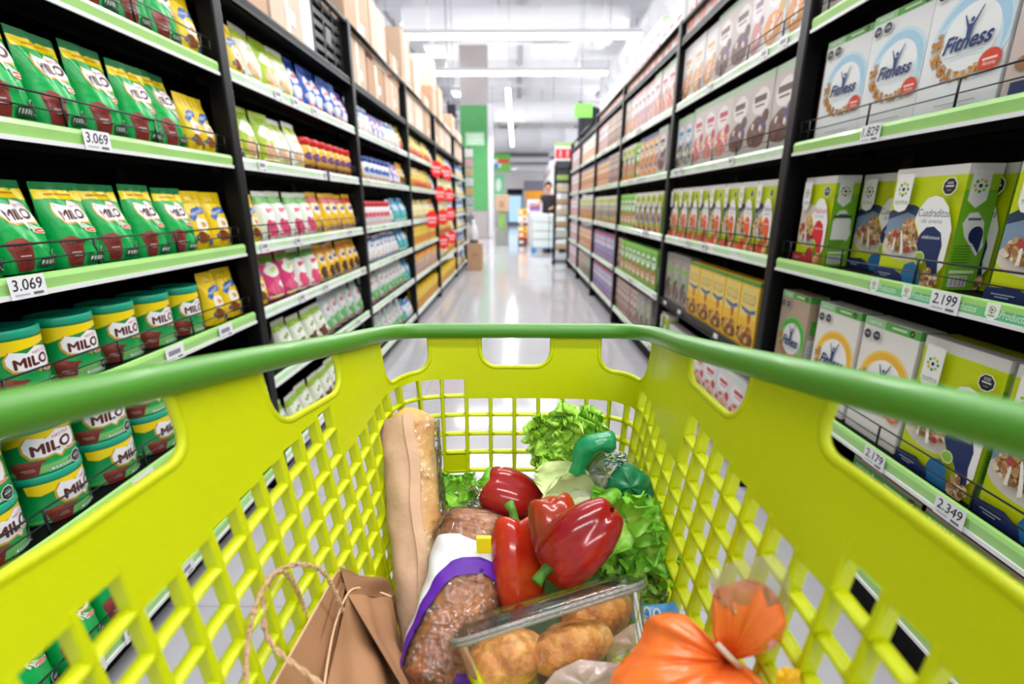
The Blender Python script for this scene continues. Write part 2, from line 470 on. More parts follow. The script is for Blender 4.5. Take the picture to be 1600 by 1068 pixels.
# ================================================================== CART
lime = mat('c2cc00', 0.42, coat=0.08, sss=0.05, spec=.4, bump=(900, 0.03), name='lime_plastic')
green = mat('478628', 0.42, coat=0.1, bump=(700, 0.04), name='green_plastic')
cart = empty('shopping_cart', (0, 0.3, 0))
tag(cart, 'lime green plastic shopping cart with dark green rim, groceries inside', 'shopping cart')
CO = Vector((0, -0.3, 0))     # children are built in world coordinates
RIM = [(-.285, -.12), (-.28, .0), (-.268, .1), (-.263, .23), (-.255, .32), (-.247, .4), (-.237, .47), (-.222, .58), (-.214, .67), (-.206, .735), (-.178, .778), (-.117, .788), (0, .792), (.121, .789), (.18, .782), (.208, .742), (.212, .68), (.207, .586), (.21, .48), (.217, .394), (.223, .32), (.229, .27), (.234, .2), (.242, .1), (.248, 0), (.252, -.12)]
STEP = 0.0025
path = catmull([(x, y, 0) for x, y in RIM], STEP)
NP = len(path)
low = list(path)
for _ in range(420):           # the wall below the rim turns with a wider corner
    low = [low[0]] + [(low[i - 1] + low[i] * 2 + low[i + 1]) / 4 for i in range(1, NP - 1)] + [low[-1]]
def zr(y): return 1.134 - 0.181 * y
nor = []
for i in range(NP):
    t = (low[min(i + 4, NP - 1)] - low[max(i - 4, 0)]).normalized()
    nor.append(Vector((t.y, -t.x, 0)))       # towards the inside
def Wp(i, z, off=0.0):
    i = max(0, min(NP - 1, i)); i0 = int(i); u = i - i0; i1 = min(i0 + 1, NP - 1)
    p = path[i0].lerp(path[i1], u); q = low[i0].lerp(low[i1], u); n = nor[i0].lerp(nor[i1], u)
    d = zr(p.y) - z
    k = min(1, max(0, d / 0.12)); k = k * k * (3 - 2 * k)
    lean = math.tan(math.radians(8 if p.y < .6 else 4.5 + 3.5 * max(0, (.78 - p.y) / .18)))
    r = p.lerp(q, k) + n * (lean * max(0, d) + off)
    return Vector((r.x, r.y, z)) - CO * 0
imid = min(range(NP), key=lambda i: abs(path[i].x) + (0 if path[i].y > .7 else 9))
def idx(side, y):              # index on a side wall at given Y
    rng = range(0, imid) if side < 0 else range(imid, NP)
    return min(rng, key=lambda i: abs(path[i].y - y) + (5 if abs(path[i].x) < .15 else 0))
def idf(x):
    return min(range(imid - 100, imid + 100), key=lambda i: abs(path[i].x - x))
def zbase(y): return .967 + .10 * (min(y, .67) - .456) - max(0, y - .67) * .08
def rowtop(i, r): return zbase(path[max(0, min(NP - 1, int(i)))].y) - .035 * (r - 1)
CP = 14                        # column pitch in path steps (35 mm)
Lb = [i for i in range(idx(-1, .423) - 14 * 40, imid, 14) if i > -14 and (i < 0 or path[i].y < .705)]
Rb = [i for i in range(idx(1, .372) + 14 * 40, imid, -14) if i < NP + 14 and (i >= NP or path[i].y < .705)][::-1]
Fb = [i for i in range(idf(-.004) - 17 * 4, idf(-.004) + 17 * 4 + 1, 17)]
def fillgap(a, b):
    n = max(1, round((b - a) / 15)); return [round(a + (b - a) * k / n) for k in range(1, n)]
BD = Lb + fillgap(Lb[-1], Fb[0]) + Fb + fillgap(Fb[-1], Rb[0]) + Rb
def colof(i):
    for k in range(len(BD) - 1):
        if BD[k] <= i < BD[k + 1]: return k
    return 0 if i < BD[0] else len(BD) - 2
def rtop(i):
    p = path[int(max(0, min(NP - 1, i)))]
    if p.y > .74: return 3 if p.x < -.09 else 4
    if p.y < .265: return 0
    if p.y < .51: return 1
    return 3
RMAX = 10
mb = MB()
# solid band
cuts = [(idx(-1, .20) - 400, idx(-1, .326), 1.018, .02), (idx(-1, .425), idx(-1, .565), .982, .03), (idx(-1, .70), idf(-.148), .924, .03),
        (idf(-.064), idf(.06), .929, .03), (idf(.142), idx(1, .715), .924, .03), (idx(1, .55), idx(1, .412), 1.0, .03), (idx(1, .318), NP + 300, 1.03, .02)]
def cut_at(i):
    for a, b, z, r in cuts:
        if a < i < b:
            d = min(i - a, b - i) * STEP
            yy = path[max(0, min(NP - 1, int(i)))].y
            z2 = z
            if b == cuts[0][1]: z2 = z - .12 * (yy - .2) * 0 + max(0, (.23 - yy)) * .1
            if z == .982: z2 = z - (yy - .5) * .1
            if z == 1.0: z2 = z + (.48 - yy) * .0
            return z2 + (r - math.sqrt(max(0, r * r - (r - d) ** 2)) if d < r else 0)
    return None
def band_bottom(i):
    k = colof(i); m_ = (BD[k] + BD[k + 1]) / 2
    return rowtop(m_, rtop(m_))
TH = .0055
for i in range(0, NP - 1, 2):
    b = min(i + 2, NP - 1)
    c = cut_at(i + 1)
    za, zb = band_bottom(i + 1), band_bottom(i + 1)
    if c is None: ta, tb = zr(path[i].y), zr(path[b].y)
    else: ta, tb = cut_at(i + .02) or c, cut_at(b - .02) or c
    K = 4
    for off, flip in ((0, 0), (-TH, 1)):
        vs = []
        for k in range(K + 1):
            vs += [Wp(i, za + (ta - za) * k / K, off), Wp(b, zb + (tb - zb) * k / K, off)]
        mb.add(vs, [(2 * k, 2 * k + 1, 2 * k + 3, 2 * k + 2) for k in range(K)], lime, True)
    mb.add([Wp(i, za, 0), Wp(b, zb, 0), Wp(b, zb, -TH), Wp(i, za, -TH)], [(0, 1, 2, 3)], lime)
    for q, z0, z1 in ((i, za, ta), (b, zb, tb)):
        nb = cut_at(q + (-1 if q == i else 1)); 
        if (nb is None) != (c is None) or band_bottom(q + (-1 if q == i else 1)) != za or c is None and q in (0,):
            mb.add([Wp(q, z0, 0), Wp(q, z1, 0), Wp(q, z1, -TH), Wp(q, z0, -TH)], [(0, 1, 2, 3)], lime)
# raised lips around the cut-outs
for a, b, z, r in cuts:
    a2, b2 = max(a, 0), min(b, NP - 1); pts = []
    if a >= 0:
        zt = zr(path[a2].y); z1 = cut_at(a2 + .01)
        for k in range(6): pts.append(Wp(a2, zt + (z1 - zt) * k / 6, -TH / 2))
    q = a2 + .01
    while q < b2:
        cc = cut_at(q)
        if cc: pts.append(Wp(q, cc, -TH / 2))
        q += 1.0 if min(q - a, b - q) * STEP < r * 1.1 else 3
    if b <= NP - 1:
        zt = zr(path[b2].y); z1 = cut_at(b2 - .01)
        for k in range(7): pts.append(Wp(b2, z1 + (zt - z1) * k / 6, -TH / 2))
    if len(pts) > 2: mb.tube(pts, .0042, lime, n=8)
# lattice
solid_cells = {(colof(idf(-.105)), 7)}
for side in (-1, 1):
    for yy, rr in ((.56, 8), (.6, 9)): solid_cells.add((colof(idx(side, yy)), rr))
for kc, i0 in enumerate(BD):
    if i0 < 0 or i0 >= NP: continue
    ma = (BD[kc - 1] + i0) / 2 if kc else i0
    mb_ = (BD[kc + 1] + i0) / 2 if kc < len(BD) - 1 else i0
    zt = max(rowtop(i0, rtop(ma)), rowtop(i0, rtop(mb_))) + .004
    zbm = rowtop(i0, RMAX + 1) - .01
    rows = []
    for k in range(9):
        z = zt + (zbm - zt) * k / 8
        p0, p1, p2, p3 = Wp(i0 - 1.25, z, .0005), Wp(i0 + 1.25, z, .0005), Wp(i0 + 1.5, z, -.0125), Wp(i0 - 1.5, z, -.0125)
        rows.append([p0.lerp(p1, .18), p0.lerp(p1, .82), p1.lerp(p2, .18), p1.lerp(p2, .9), p2.lerp(p3, .1), p2.lerp(p3, .9), p3.lerp(p0, .1), p3.lerp(p0, .82)])
    mb.grid(rows, lime, closed=True, smooth=False, caps=True)
for r in range(0, RMAX + 2):
    run = []
    for kc in range(len(BD)):
        i0 = BD[kc]; i1 = BD[kc + 1] if kc < len(BD) - 1 else i0
        mid = (i0 + i1) / 2
        if kc < len(BD) - 1 and 0 <= mid < NP and r > rtop(mid):
            for q in (0, .25, .5, .75, 1.0):
                ii = max(0, min(NP - 1, i0 + q * (i1 - i0)))
                run.append(Wp(ii, rowtop(ii, r) + .003, -.006))
            if (kc, r) in solid_cells:
                z0, z1 = rowtop(mid, r), rowtop(mid, r + 1)
                for off in (-.001, -.005):
                    mb.add([Wp(i0, z0, off), Wp(i1, z0, off), Wp(i1, z1, off), Wp(i0, z1, off)], [(0, 1, 2, 3)], lime)
        else:
            if len(run) > 1: mb.tube(run, .0036, lime, n=8, r2=.0068)
            run = []
    if len(run) > 1: mb.tube(run, .0036, lime, n=8, r2=.0068)
# bottom pan
ring_o = [Wp(i, rowtop(i, RMAX + 1) + .004, 0) for i in range(0, NP, 6)]
ring_i = [Wp(i, .622, .0) for i in range(0, NP, 6)]
rows = [ring_o, ring_i]
mb.grid(rows, lime, smooth=True)
n = len(ring_i)
for k in range(n // 2):
    a_, b_, c_, d_ = ring_i[k], ring_i[k + 1], ring_i[n - 2 - k], ring_i[n - 1 - k]
    if k + 1 < n - 2 - k: mb.add([a_, b_, c_, d_], [(0, 1, 2, 3)], lime)
basket = mb.build('basket', cart, loc=CO)
# rim tube
mb = MB()
rp = [Vector((p.x, p.y, zr(p.y) + .003)) for p in path[::5]]
for _ in range(3): rp = [rp[0]] + [(rp[i - 1] + rp[i] * 2 + rp[i + 1]) / 4 for i in range(1, len(rp) - 1)] + [rp[-1]]
mb.tube(rp, .0128, green, n=20)
mb.build('rim_bumper', cart, loc=CO)
# back gate, handle, frame and casters (behind and below the view)
mb = MB()
for k in range(12):
    x = -.24 + k * .043; mb.box((x, -.125, .64), (x + .008, -.118, 1.14), lime)
for k in range(12): mb.box((-.25, -.126, .65 + k * .043), (.235, -.117, .658 + k * .043), lime)
mb.build('rear_gate', cart, loc=CO)
mb = MB(); mb.tube([(-.285, -.12, 1.15), (-.285, -.18, 1.155), (-.26, -.21, 1.16), (.235, -.21, 1.16), (.255, -.18, 1.155), (.252, -.12, 1.15)], .016, green, n=14); mb.build('handle', cart, loc=CO)
grey_m = mat('8b8d90', 0.35, metal=0.8, name='cart_steel')
mb = MB()
for s in (-1, 1):
    mb.tube([(s * .16, .68, .17), (s * .19, -.05, .17), (s * .19, -.1, .3), (s * .17, -.05, .63)], .013, grey_m)
    mb.tube([(s * .16, .66, .17), (s * .15, .5, .62)], .013, grey_m)
mb.tube([(-.17, .68, .17), (.17, .68, .17)], .012, grey_m); mb.tube([(-.19, 0, .17), (.19, 0, .17)], .012, grey_m)
mb.build('frame', cart, loc=CO)
blk = mat('18181a', 0.5, name='black_rubber')
for x, y in ((-.16, .66), (.16, .66), (-.19, -.02), (.19, -.02)):
    mb = MB(); mb.lathe([(-.014, 0), (-.014, .045), (-.01, .05), (.01, .05), (.014, .045), (.014, 0)], blk, n=20, fn=lambda p: Vector((x + p.z, y - .02 + p.x, .0505 + p.y)))
    mb.box((x - .02, y - .03, .1), (x + .02, y + .03, .115), grey_m); mb.box((x - .02, y - .02, .05), (x - .016, y + .01, .11), grey_m); mb.box((x + .016, y - .02, .05), (x + .02, y + .01, .11), grey_m)
    mb.tube([(x, y, .115), (x, y, .165)], .01, grey_m)
    mb.build('caster', cart, loc=CO)
# ================================================================== SHELVING
m_blk = mat('050506', 0.6, spec=.15, name='black_powder_coat')
m_post = mat('060607', 0.45, spec=.2, name='black_steel_post')
m_rail = mat('a3d97c', 0.3, coat=0.5, var=(6, 0.06), name='green_price_rail')
m_rail2 = mat('cfe3cc', 0.35, coat=0.4, ramp=((0.35, 'dcdfe0'), (0.5, 'b8dcb0'), (0.62, 'd0dcd2')), var=(5, 0.1), name='pale_price_rail')
m_railw = mat('e6e6ea', 0.3, name='white_rail_edge')
m_wire = mat('101014', 0.35, metal=0.3, name='black_wire')
XF = {-1: 1.03, 1: 1.0}
YP = {-1: [0.42, 1.865, 3.30, 4.82, 6.42, 8.3, 9.9], 1: [0.42, 1.90, 3.34, 4.95, 6.52, 8.1, 9.5]}
LV = {-1: [1.95, 1.672, 1.371, 1.058, 0.797, 0.495, 0.135], 1: [2.17, 1.805, 1.415, 1.006, 0.548, 0.20]}
ORD = ['first', 'second', 'third', 'fourth', 'fifth', 'sixth', 'seventh', 'eighth', 'ninth', 'tenth', 'eleventh', 'twelfth', 'thirteenth', 'fourteenth', 'fifteenth', 'sixteenth', 'seventeenth', 'eighteenth']
SIDE = {-1: 'left', 1: 'right'}
BAYN = ['nearest', 'second', 'third', 'fourth', 'fifth', 'farthest']
LIPH = {-1: .045, 1: .047}
def price_card(mb, txt, fn, w=.075, h=.05):
    a = Art().rect(-w / 2, -h / 2, w / 2, h / 2, 'ecebf0')
    if txt: a.text(txt, 0, h * .12, w * .8, '26262e', h=h * .5, shear=.1, bold=0.01)
    else: a.rect(-w * .36, -h * .1, w * .3, h * .22, '8a8a94')
    a.rect(-w * .4, -h * .36, w * .0, -h * .28, 'b9b9c4').rect(w * .1, -h * .38, w * .38, -h * .26, '6a6a74')
    a.put(mb, fn, base=.001)
TAGS = {(-1, 0, 2): [(PX(146, 219, -1.03).y, '3.069')], (-1, 0, 3): [(PX(38, 452, -1.03).y, '3.069')],
        (-1, 0, 4): [(1.36, ''), (1.62, '')], (-1, 0, 5): [(1.36, ''), (1.15, '')], (-1, 0, 6): [(1.02, ''), (1.22, ''), (.88, '')],
        (1, 0, 2): [(PX(1366, 205, 1.0).y, '1.829')], (1, 0, 3): [(PX(1483, 468, 1.0).y, '2.199')],
        (1, 0, 4): [(PX(1377, 690, 1.0).y, '2.179'), (PX(1499, 768, 1.0).y, '2.349')],
        (1, 1, 3): [(2.6, ''), (2.85, '')], (1, 1, 4): [(3.2, ''), (2.8, ''), (2.35, '')]}
tagr = random.Random(3)
for side in (-1, 1):
    xf = XF[side]
    for b in range(6):
        y0, y1 = YP[side][b], YP[side][b + 1]
        e = empty('shelving_rack', (side * (xf + .25), (y0 + y1) / 2, 0))
        L0 = -Vector(e.location)
        nm = BAYN[b]
        tag(e, 'black steel shelving rack with %s price rails, %s one on the %s' % ('green' if b == 0 else 'pale', nm, SIDE[side]), 'shelving', 'racks on the %s side' % SIDE[side])
        def sx(x): return side * x
        mb = MB(); mb.box((sx(xf + .482), y0 + .0005, 0.02), (sx(xf + .5), y1 - .0005, 2.26), m_blk)
        for z in (.3, .6, .9, 1.2, 1.5, 1.8, 2.1): mb.box((sx(xf + .478), y0 + .03, z), (sx(xf + .482), y1 - .03, z + .004), m_post)
        mb.build('back_panel', e, loc=L0)
        mb = MB(); mb.box((sx(xf + .06), y0 + .03, 0), (sx(xf + .08), y1 - .03, .1), m_blk); mb.build('plinth', e, loc=L0)
        for k, yy in enumerate([y0, y1] if b == 0 else [y1]):
            mb = MB()
            mb.bbox((sx(xf - .012), yy - .027, 0), (sx(xf + .05), yy + .027, 2.27), m_post, .006)
            mb.box((sx(xf + .05), yy - .012, 0), (sx(xf + .48), yy + .012, .06), m_post)
            mb.box((sx(xf + .44), yy - .025, 0), (sx(xf + .48), yy + .025, 2.27), m_post)
            for q in range(10): mb.box((sx(xf + .06), yy - .006, .25 + q * .2), (sx(xf + .44), yy + .006, .27 + q * .2), m_post)
            mb.build('upright_post', e, loc=L0)
        mb = MB(); mb.tube([(sx(xf + .005), y0 + .029, 2.255), (sx(xf + .005), y1 - .027, 2.255)], .016, m_post, n=10)
        mb.build('top_rail', e, loc=L0)
        for li, z in enumerate(LV[side]):
            h = LIPH[side]
            if b and side == 1 and li == 4: z = .59
            black = (li == 0) or (side == 1 and li == 4 and b == 1)
            a0, a1 = y0 + .035, y1 - .035
            mb = MB(); mb.box((sx(xf + .012), a0 - .005, z - .03), (sx(xf + .475), a1 + .005, z - .006), m_blk)
            for q in (.12, .3, .44): mb.box((sx(xf + q), a0, z - .05), (sx(xf + q + .012), a1, z - .03), m_blk)
            sh = mb.build('shelf', e, loc=L0)
            mb = MB(); rm = m_post if black else (m_rail if b == 0 else m_rail2)
            prof = [(0.004, 0.0), (-.003, -.003), (-.006, -.012), (-.003, -h + .010), (.006, -h + .01)]
            mb.grid([[(sx(xf + p[0]), yy, z + p[1]) for p in prof] for yy in (a0, a1)], rm, smooth=False)
            mb.box((sx(xf - .008), a0, z - h), (sx(xf + .01), a1, z - h + .01), m_post if black else m_railw)
            mb.box((sx(xf - .002), a0, z - h), (sx(xf + .011), a1, z - .008), m_post)
            pr = mb.build('price_rail', sh)
            if li and not black:
                for (ty, tx) in TAGS.get((side, b, li), [(a0 + .05 + (a1 - a0 - .1) * tagr.random(), '') for _ in range(3)] if b else []):
                    mb = MB()
                    price_card(mb, tx, (lambda x, zz, o: (sx(xf - .007 - o * 3), ty + (x if side < 0 else -x), z - h / 2 + zz)), w=.062 if b else .078, h=h * 1.02)
                    mb.build('price_tag', sh)
            if black and side == 1 and li == 4:
                for ty in (3.15, 2.86, 2.3):
                    mb = MB(); mb.box((sx(xf - .012), ty, z - .03), (sx(xf - .006), ty + .04, z - .01), ink('e8e8ec')); mb.build('price_tag', sh)
            if side == 1 and b == 0 and li == 3:
                a = Art()
                mb = MB()
                for k in range(9):
                    yy = 1.30 - k * .115
                    A = Art().rect(-.057, -.017, .058, .017, '63bd86' if k % 2 else '74c47c').rect(-.057, .006, .058, .017, 'a5d879').text('Productos', .012, -.002, .062, 'e4f6e6', h=.016, shear=.2).poly([(-.052, .018), (-.022, .018), (-.022, -.008), (-.03, -.016), (-.044, -.016), (-.052, -.008)], 'eef2ee')
                    A.dots(-.037, .004, .0065).rect(-.045, -.0095, -.029, -.0075, '4a8a4a')
                    A.put(mb, lambda x, zz, o: (sx(xf - .0062 - o), yy - x, z - .021 + zz), base=.0004, step=.0001)
                mb.build('printed_strip', sh)
            guard = li and ((b == 0) or (side == -1 and b == 1 and li in (2, 3)) or (side == 1 and b == 1 and li in (1, 2, 3)))
            if guard and not black:
                mb = MB()
                for hz, rr in ((.062, .0026), (.03, .0018)): mb.tube([(sx(xf + .008), a0 + .01, z + hz), (sx(xf + .008), a1 - .01, z + hz)], rr, m_wire, n=6)
                k = a1 - .06
                while k > a0:
                    mb.tube([(sx(xf + .008), k, z - .002), (sx(xf + .008), k, z + .063)], .003, m_wire, n=6); k -= .29
                for yy in (a0 + .01, a1 - .01): mb.tube([(sx(xf + .008), yy, z), (sx(xf + .008), yy, z + .062), (sx(xf + .0125), yy, z + .062)], .0018, m_wire, n=6)
                mb.build('wire_guard', sh)

# ================================================================== PRODUCTS
def pouch_body(mb, w, h, d, m, seed=0, top=.9, seal_m=None, nu=18, nv=20):
    r = random.Random(seed); ph = [r.uniform(0, 6.28) for _ in range(8)]
    def thick(v):
        if v < .12: return d * (.78 + .22 * (v / .12))
        if v > top: return .004
        u = (v - .12) / (top - .12); return max(.004, d * (1 - u ** 2.1))
    def wid(v): return w * (1 - .05 * math.sin(math.pi * min(1, v / .9)) + .01 * math.sin(9 * v + ph[0]))
    def front(x, z, off=0):
        v = max(0, min(1, z / h)); u = max(-1, min(1, 2 * x / w))
        t = thick(v)
        lat = math.sqrt(max(0, 1 - abs(u) ** 3.2))
        wr = .0035 * math.sin(u * 5 + ph[1] + 3 * v) * math.sin(9 * v + ph[2]) + .002 * math.sin(11 * u + 7 * v + ph[3])
        y = -(t / 2) * lat - off - wr * lat * (1 if v < top else .3)
        return (x * wid(v) / w, y, z)
    for s in (1, -1):
        rows = []
        for j in range(nv + 1):
            v = j / nv; row = []
            for i in range(nu + 1):
                x, y, z = front((i / nu - .5) * w, v * h)
                row.append((x, y if s == 1 else -y, z))
            rows.append(row)
        mb.grid(rows, m)
    fr = [front((i / nu - .5) * w, 0) for i in range(nu + 1)]
    mb.add([p for p in fr] + [(p[0], -p[1], 0) for p in fr[::-1]], [tuple(range(2 * nu + 2))], m)
    return front
def logo_art(a, w, h, top, bandc, blobc, cup, spot, logo=None, logoc='5b2a1c', seed=0, logo2=None):
    a.poly([(-w * .5, h * .80), (-w * .2, h * .80 + .004), (w * .5, h * .76), (w * .5, h * top), (-w * .5, h * top)], bandc)
    return a
P_ = {}
def milo_art(w, h, can=False):
    a = Art()
    if not can:
        a.poly([(-w * .49, h * .80), (-w * .25, h * .815), (0, h * .80), (w * .3, h * .80), (w * .49, h * .77), (w * .49, h * .91), (-w * .49, h * .915)], 'fade0c')
        a.rect(-w * .28, h * .85, w * .3, h * .872, 'e0901c')
        cx, cz, bw = 0.0, h * .635, w * .66
    else:
        a.poly([(-w * .62, h * .94), (w * .55, h * .94), (w * .55, h * .86), (w * .1, h * .80), (-w * .2, h * .76), (-w * .45, h * .68), (-w * .6, h * .74)], 'f5d80c')
        cx, cz, bw = w * .1, h * .6, w * .72
    pts = [(-.5, -.05), (-.5, .18), (-.4, .42), (-.26, .36), (-.1, .28), (.1, .5), (.3, .42), (.46, .35), (.5, .1), (.48, -.15), (.36, -.34), (.16, -.33), (.08, -.46), (-.02, -.32), (-.2, -.36), (-.4, -.3)]
    bh = bw * .62
    a.poly([(cx + x * bw * 1.09, cz - .002 + z * bh * 1.12) for x, z in pts], 'c9a425')
    a.poly([(cx + x * bw, cz + z * bh) for x, z in pts], 'f1f1f6')
    a.text('MILO', cx - bw * .01, cz - bh * .04, bw * .74, '5e2419', h=bh * .36, bold=.055, rot=3, shear=.08)
    a.text('NESTLÉ', cx + bw * .18, cz + bh * .3, bw * .36, 'd8536a', h=bh * .13, rot=4)
    a.ell(cx + w * .26, cz - h * .2, w * .14, h * .032, 'eee7e0', rot=-3).ell(cx + w * .26, cz - h * .2, w * .115, h * .024, 'e4562c', rot=-3).rect(cx + w * .2, cz - h * .205, cx + w * .32, cz - h * .195, 'f7e7c0')
    for k in range(3): a.poly([(cx + k * .008, cz - h * .12), (cx + .004 + k * .008, cz - h * .12), (cx + .012 + k * .012, cz - h * .17), (cx + .006 + k * .01, cz - h * .18)], 'cfe8d4')
    c0 = -w * .26
    a.poly([(c0 - w * .14, h * .02), (c0 + w * .1, h * .02), (c0 + w * .17, h * .3), (c0 - w * .19, h * .3)], '7c2c26')
    a.blob(c0, h * .3, w * .2, h * .055, '8d3a34', seed=4, amp=.2).blob(c0 - w * .05, h * .33, w * .09, h * .04, 'a24b40', seed=6, amp=.2)
    a.rect(c0 - w * .08, h * .17, c0 + w * .07, h * .185, 'c9a8a2').rect(c0 - w * .05, h * .13, c0 + w * .08, h * .145, 'b99690')
    a.poly([(-w * .05, h * .04), (w * .48, h * .05), (w * .48, h * .14), (-w * .02, h * .13)], '2d4a34' if not can else '79b884')
    for k in range(6): a.rect(w * (.0 + k * .045), h * .07, w * (.03 + k * .045), h * .115, 'c8d2cc')
    a.octa(w * .37, h * .15, w * .1)
    return a
def obj_pouch(kind, w, h, d, body, art, seed=0, top=.9, seal=None, nm='snack_pouch'):
    mb = MB(); fr = pouch_body(mb, w, h, d, foil(body), seed, top)
    if art: art.put(mb, fr, cut=(w / 18, h / 20), step=.00016, base=.0005, xlim=(-w * .495, w * .495), inkf=lambda c: mat(c, 0.3, coat=.12, spec=.35, bump=(28, 0.25), name='foilprint_' + c))
    if seal:
        Art().rect(-w * .49, h * top, w * .49, h * .995, seal).put(mb, fr, cut=(w / 18, h / 40), base=.0012)
    return mb.build(nm)
def far_pouch(body, band, blob, spot, food, w=.15, h=.21, d=.07, seed=1, seal=None):
    r = random.Random(seed); a = Art()
    a.poly([(-w * .5, h * .74), (0, h * (.70 + .08 * r.random())), (w * .5, h * .78), (w * .5, h * .9), (-w * .5, h * .9)], band)
    a.blob(0, h * .60, w * .38, h * .15, blob, seed=seed, amp=.1)
    a.blob(w * .02, h * .6, w * .26, h * .05, spot, seed=seed + 1, amp=.1, rot=8)
    a.blob(-w * .05, h * .24, w * .36, h * .17, food, seed=seed + 2, amp=.16)
    a.blob(w * .22, h * .3, w * .14, h * .08, blob, seed=seed + 3)
    a.rect(-w * .42, h * .05, w * .42, h * .1, spot)
    return obj_pouch('x', w, h, d, body, a, seed, seal=seal)
def box_obj(w, h, d, body, front, side=None, top=None, nm='cereal_box'):
    mb = MB(); mb.bbox((-w / 2, -d / 2, 0), (w / 2, d / 2, h), ink(body), .0018)
    front.put(mb, lambda x, z, o: (x, -d / 2 - o, z), xlim=(-w / 2, w / 2), zlim=(0.001, h - .001))
    if side:
        for sg in (1, -1):
            side.put(mb, (lambda x, z, o: (w / 2 + o, x, z)) if sg == 1 else (lambda x, z, o: (-w / 2 - o, -x, z)), xlim=(-d / 2, d / 2), zlim=(0.001, h - .001))
    if top: top.put(mb, lambda x, z, o: (x, z, h + o))
    return mb.build(nm)
def far_box(body, band, blob, spot, food, w=.19, h=.29, d=.07, seed=1, sidec=None, foodc=None):
    r = random.Random(seed); a = Art()
    a.rect(-w / 2, h * .9, w / 2, h, band)
    a.blob(w * r.uniform(-.1, .1), h * .66, w * .36, h * .17, blob, seed=seed, amp=.05)
    a.rect(-w * .26, h * .66, w * .26, h * .74, spot)
    a.rect(-w * .2, h * .6, w * .2, h * .625, spot)
    a.blob(-w * .02, h * .27, w * .42, h * .2, food, seed=seed + 5, amp=.07)
    a.food(-w * .02, h * .28, w * .36, h * .15, foodc or [food, blob, band], seed=seed, n=16, s=.016)
    a.ell(w * .3, h * .46, w * .13, w * .13, spot, n=14)
    a.rect(-w / 2, 0, w / 2, h * .05, band)
    s = Art().rect(-d / 2, h * .9, d / 2, h, band).rect(-d * .3, h * .2, d * .3, h * .6, sidec or blob)
    return box_obj(w, h, d, body, a, s)
def fitness_box(body='e9ebee', ring='a9d0e8', ring2='c9e2ef', spot='d8452f', flake=('b9793a', 'd09a58', 'c0854a', 'e0b878'), w=.2, h=.3, d=.065, blob='eef0f2', strip='cfd8c2', txt='Avena'):
    a = Art()
    a.rect(-w / 2, h * .93, w / 2, h, '5fae4e').rect(-w / 2, h * .93, -w * .1, h, '9fd09a').text('NESTLÉ', -w * .3, h * .965, w * .24, 'f0f5ee', h=h * .03, bold=.01)
    a.rect(w * .02, h * .957, w * .28, h * .973, 'd7e8c9').ell(w * .37, h * .965, h * .026, h * .026, '27452a').poly([(w * .345, h * .965), (w * .365, h * .95), (w * .405, h * .985), (w * .365, h * .96)], 'e8c64a')
    a.ring(w * .05, h * .5, w * .28, w * .47, ring2, a0=-75, a1=215, taper=True).ring(w * .05, h * .5, w * .30, w * .43, ring, a0=-30, a1=165, taper=True)
    a.ell(w * .05, h * .5, w * .33, w * .33, blob, n=30)
    r = random.Random(5)
    for k in range(80):
        t = math.radians(r.uniform(160, 300)); q = w * r.uniform(.34, .45)
        a.ell(w * .05 + q * math.cos(t), h * .5 + q * math.sin(t), w * .035 * r.uniform(.6, 1.2), w * .02, r.choice(flake), n=6, rot=r.uniform(0, 180))
    a.text('Fitness', w * .06, h * .475, w * .54, '15336e', h=h * .105, shear=.28, bold=.035)
    a.rect(-w * .2, h * .385, w * .26, h * .393, 'a9c9d4')
    a.poly([(w * .02, h * .48), (w * .07, h * .48), (w * .085, h * .58), (w * .01, h * .58)], '1d3f7c').ell(w * .06, h * .605, w * .022, w * .026, '1d3f7c', n=10)
    a.poly([(w * .01, h * .56), (w * .03, h * .575), (-w * .03, h * .65), (-w * .04, h * .645)], '1d3f7c').poly([(w * .07, h * .575), (w * .09, h * .56), (w * .17, h * .67), (w * .16, h * .675)], '1d3f7c')
    a.ell(w * .36, h * .3, w * .12, w * .11, spot, n=18).rect(w * .28, h * .3, w * .44, h * .315, 'f3d7d0').text(txt, w * .36, h * .28, w * .14, 'f6e4e0', h=h * .03)
    a.octa(-w * .38, h * .86, w * .07).octa(-w * .2, h * .865, w * .07)
    a.rect(-w * .2, h * .06, w * .3, h * .07, 'b9bcc0')
    s = Art().rect(-d / 2, h * .93, d / 2, h, '5fae4e').rect(-d * .38, h * .12, d * .38, h * .55, 'd2d6d8').rect(-d * .3, h * .6, d * .3, h * .75, ring)
    for k in range(9): s.rect(-d * .34, h * (.15 + .04 * k), d * .3, h * (.157 + .04 * k), 'a4a8ac')
    return box_obj(w, h, d, body, a, s)
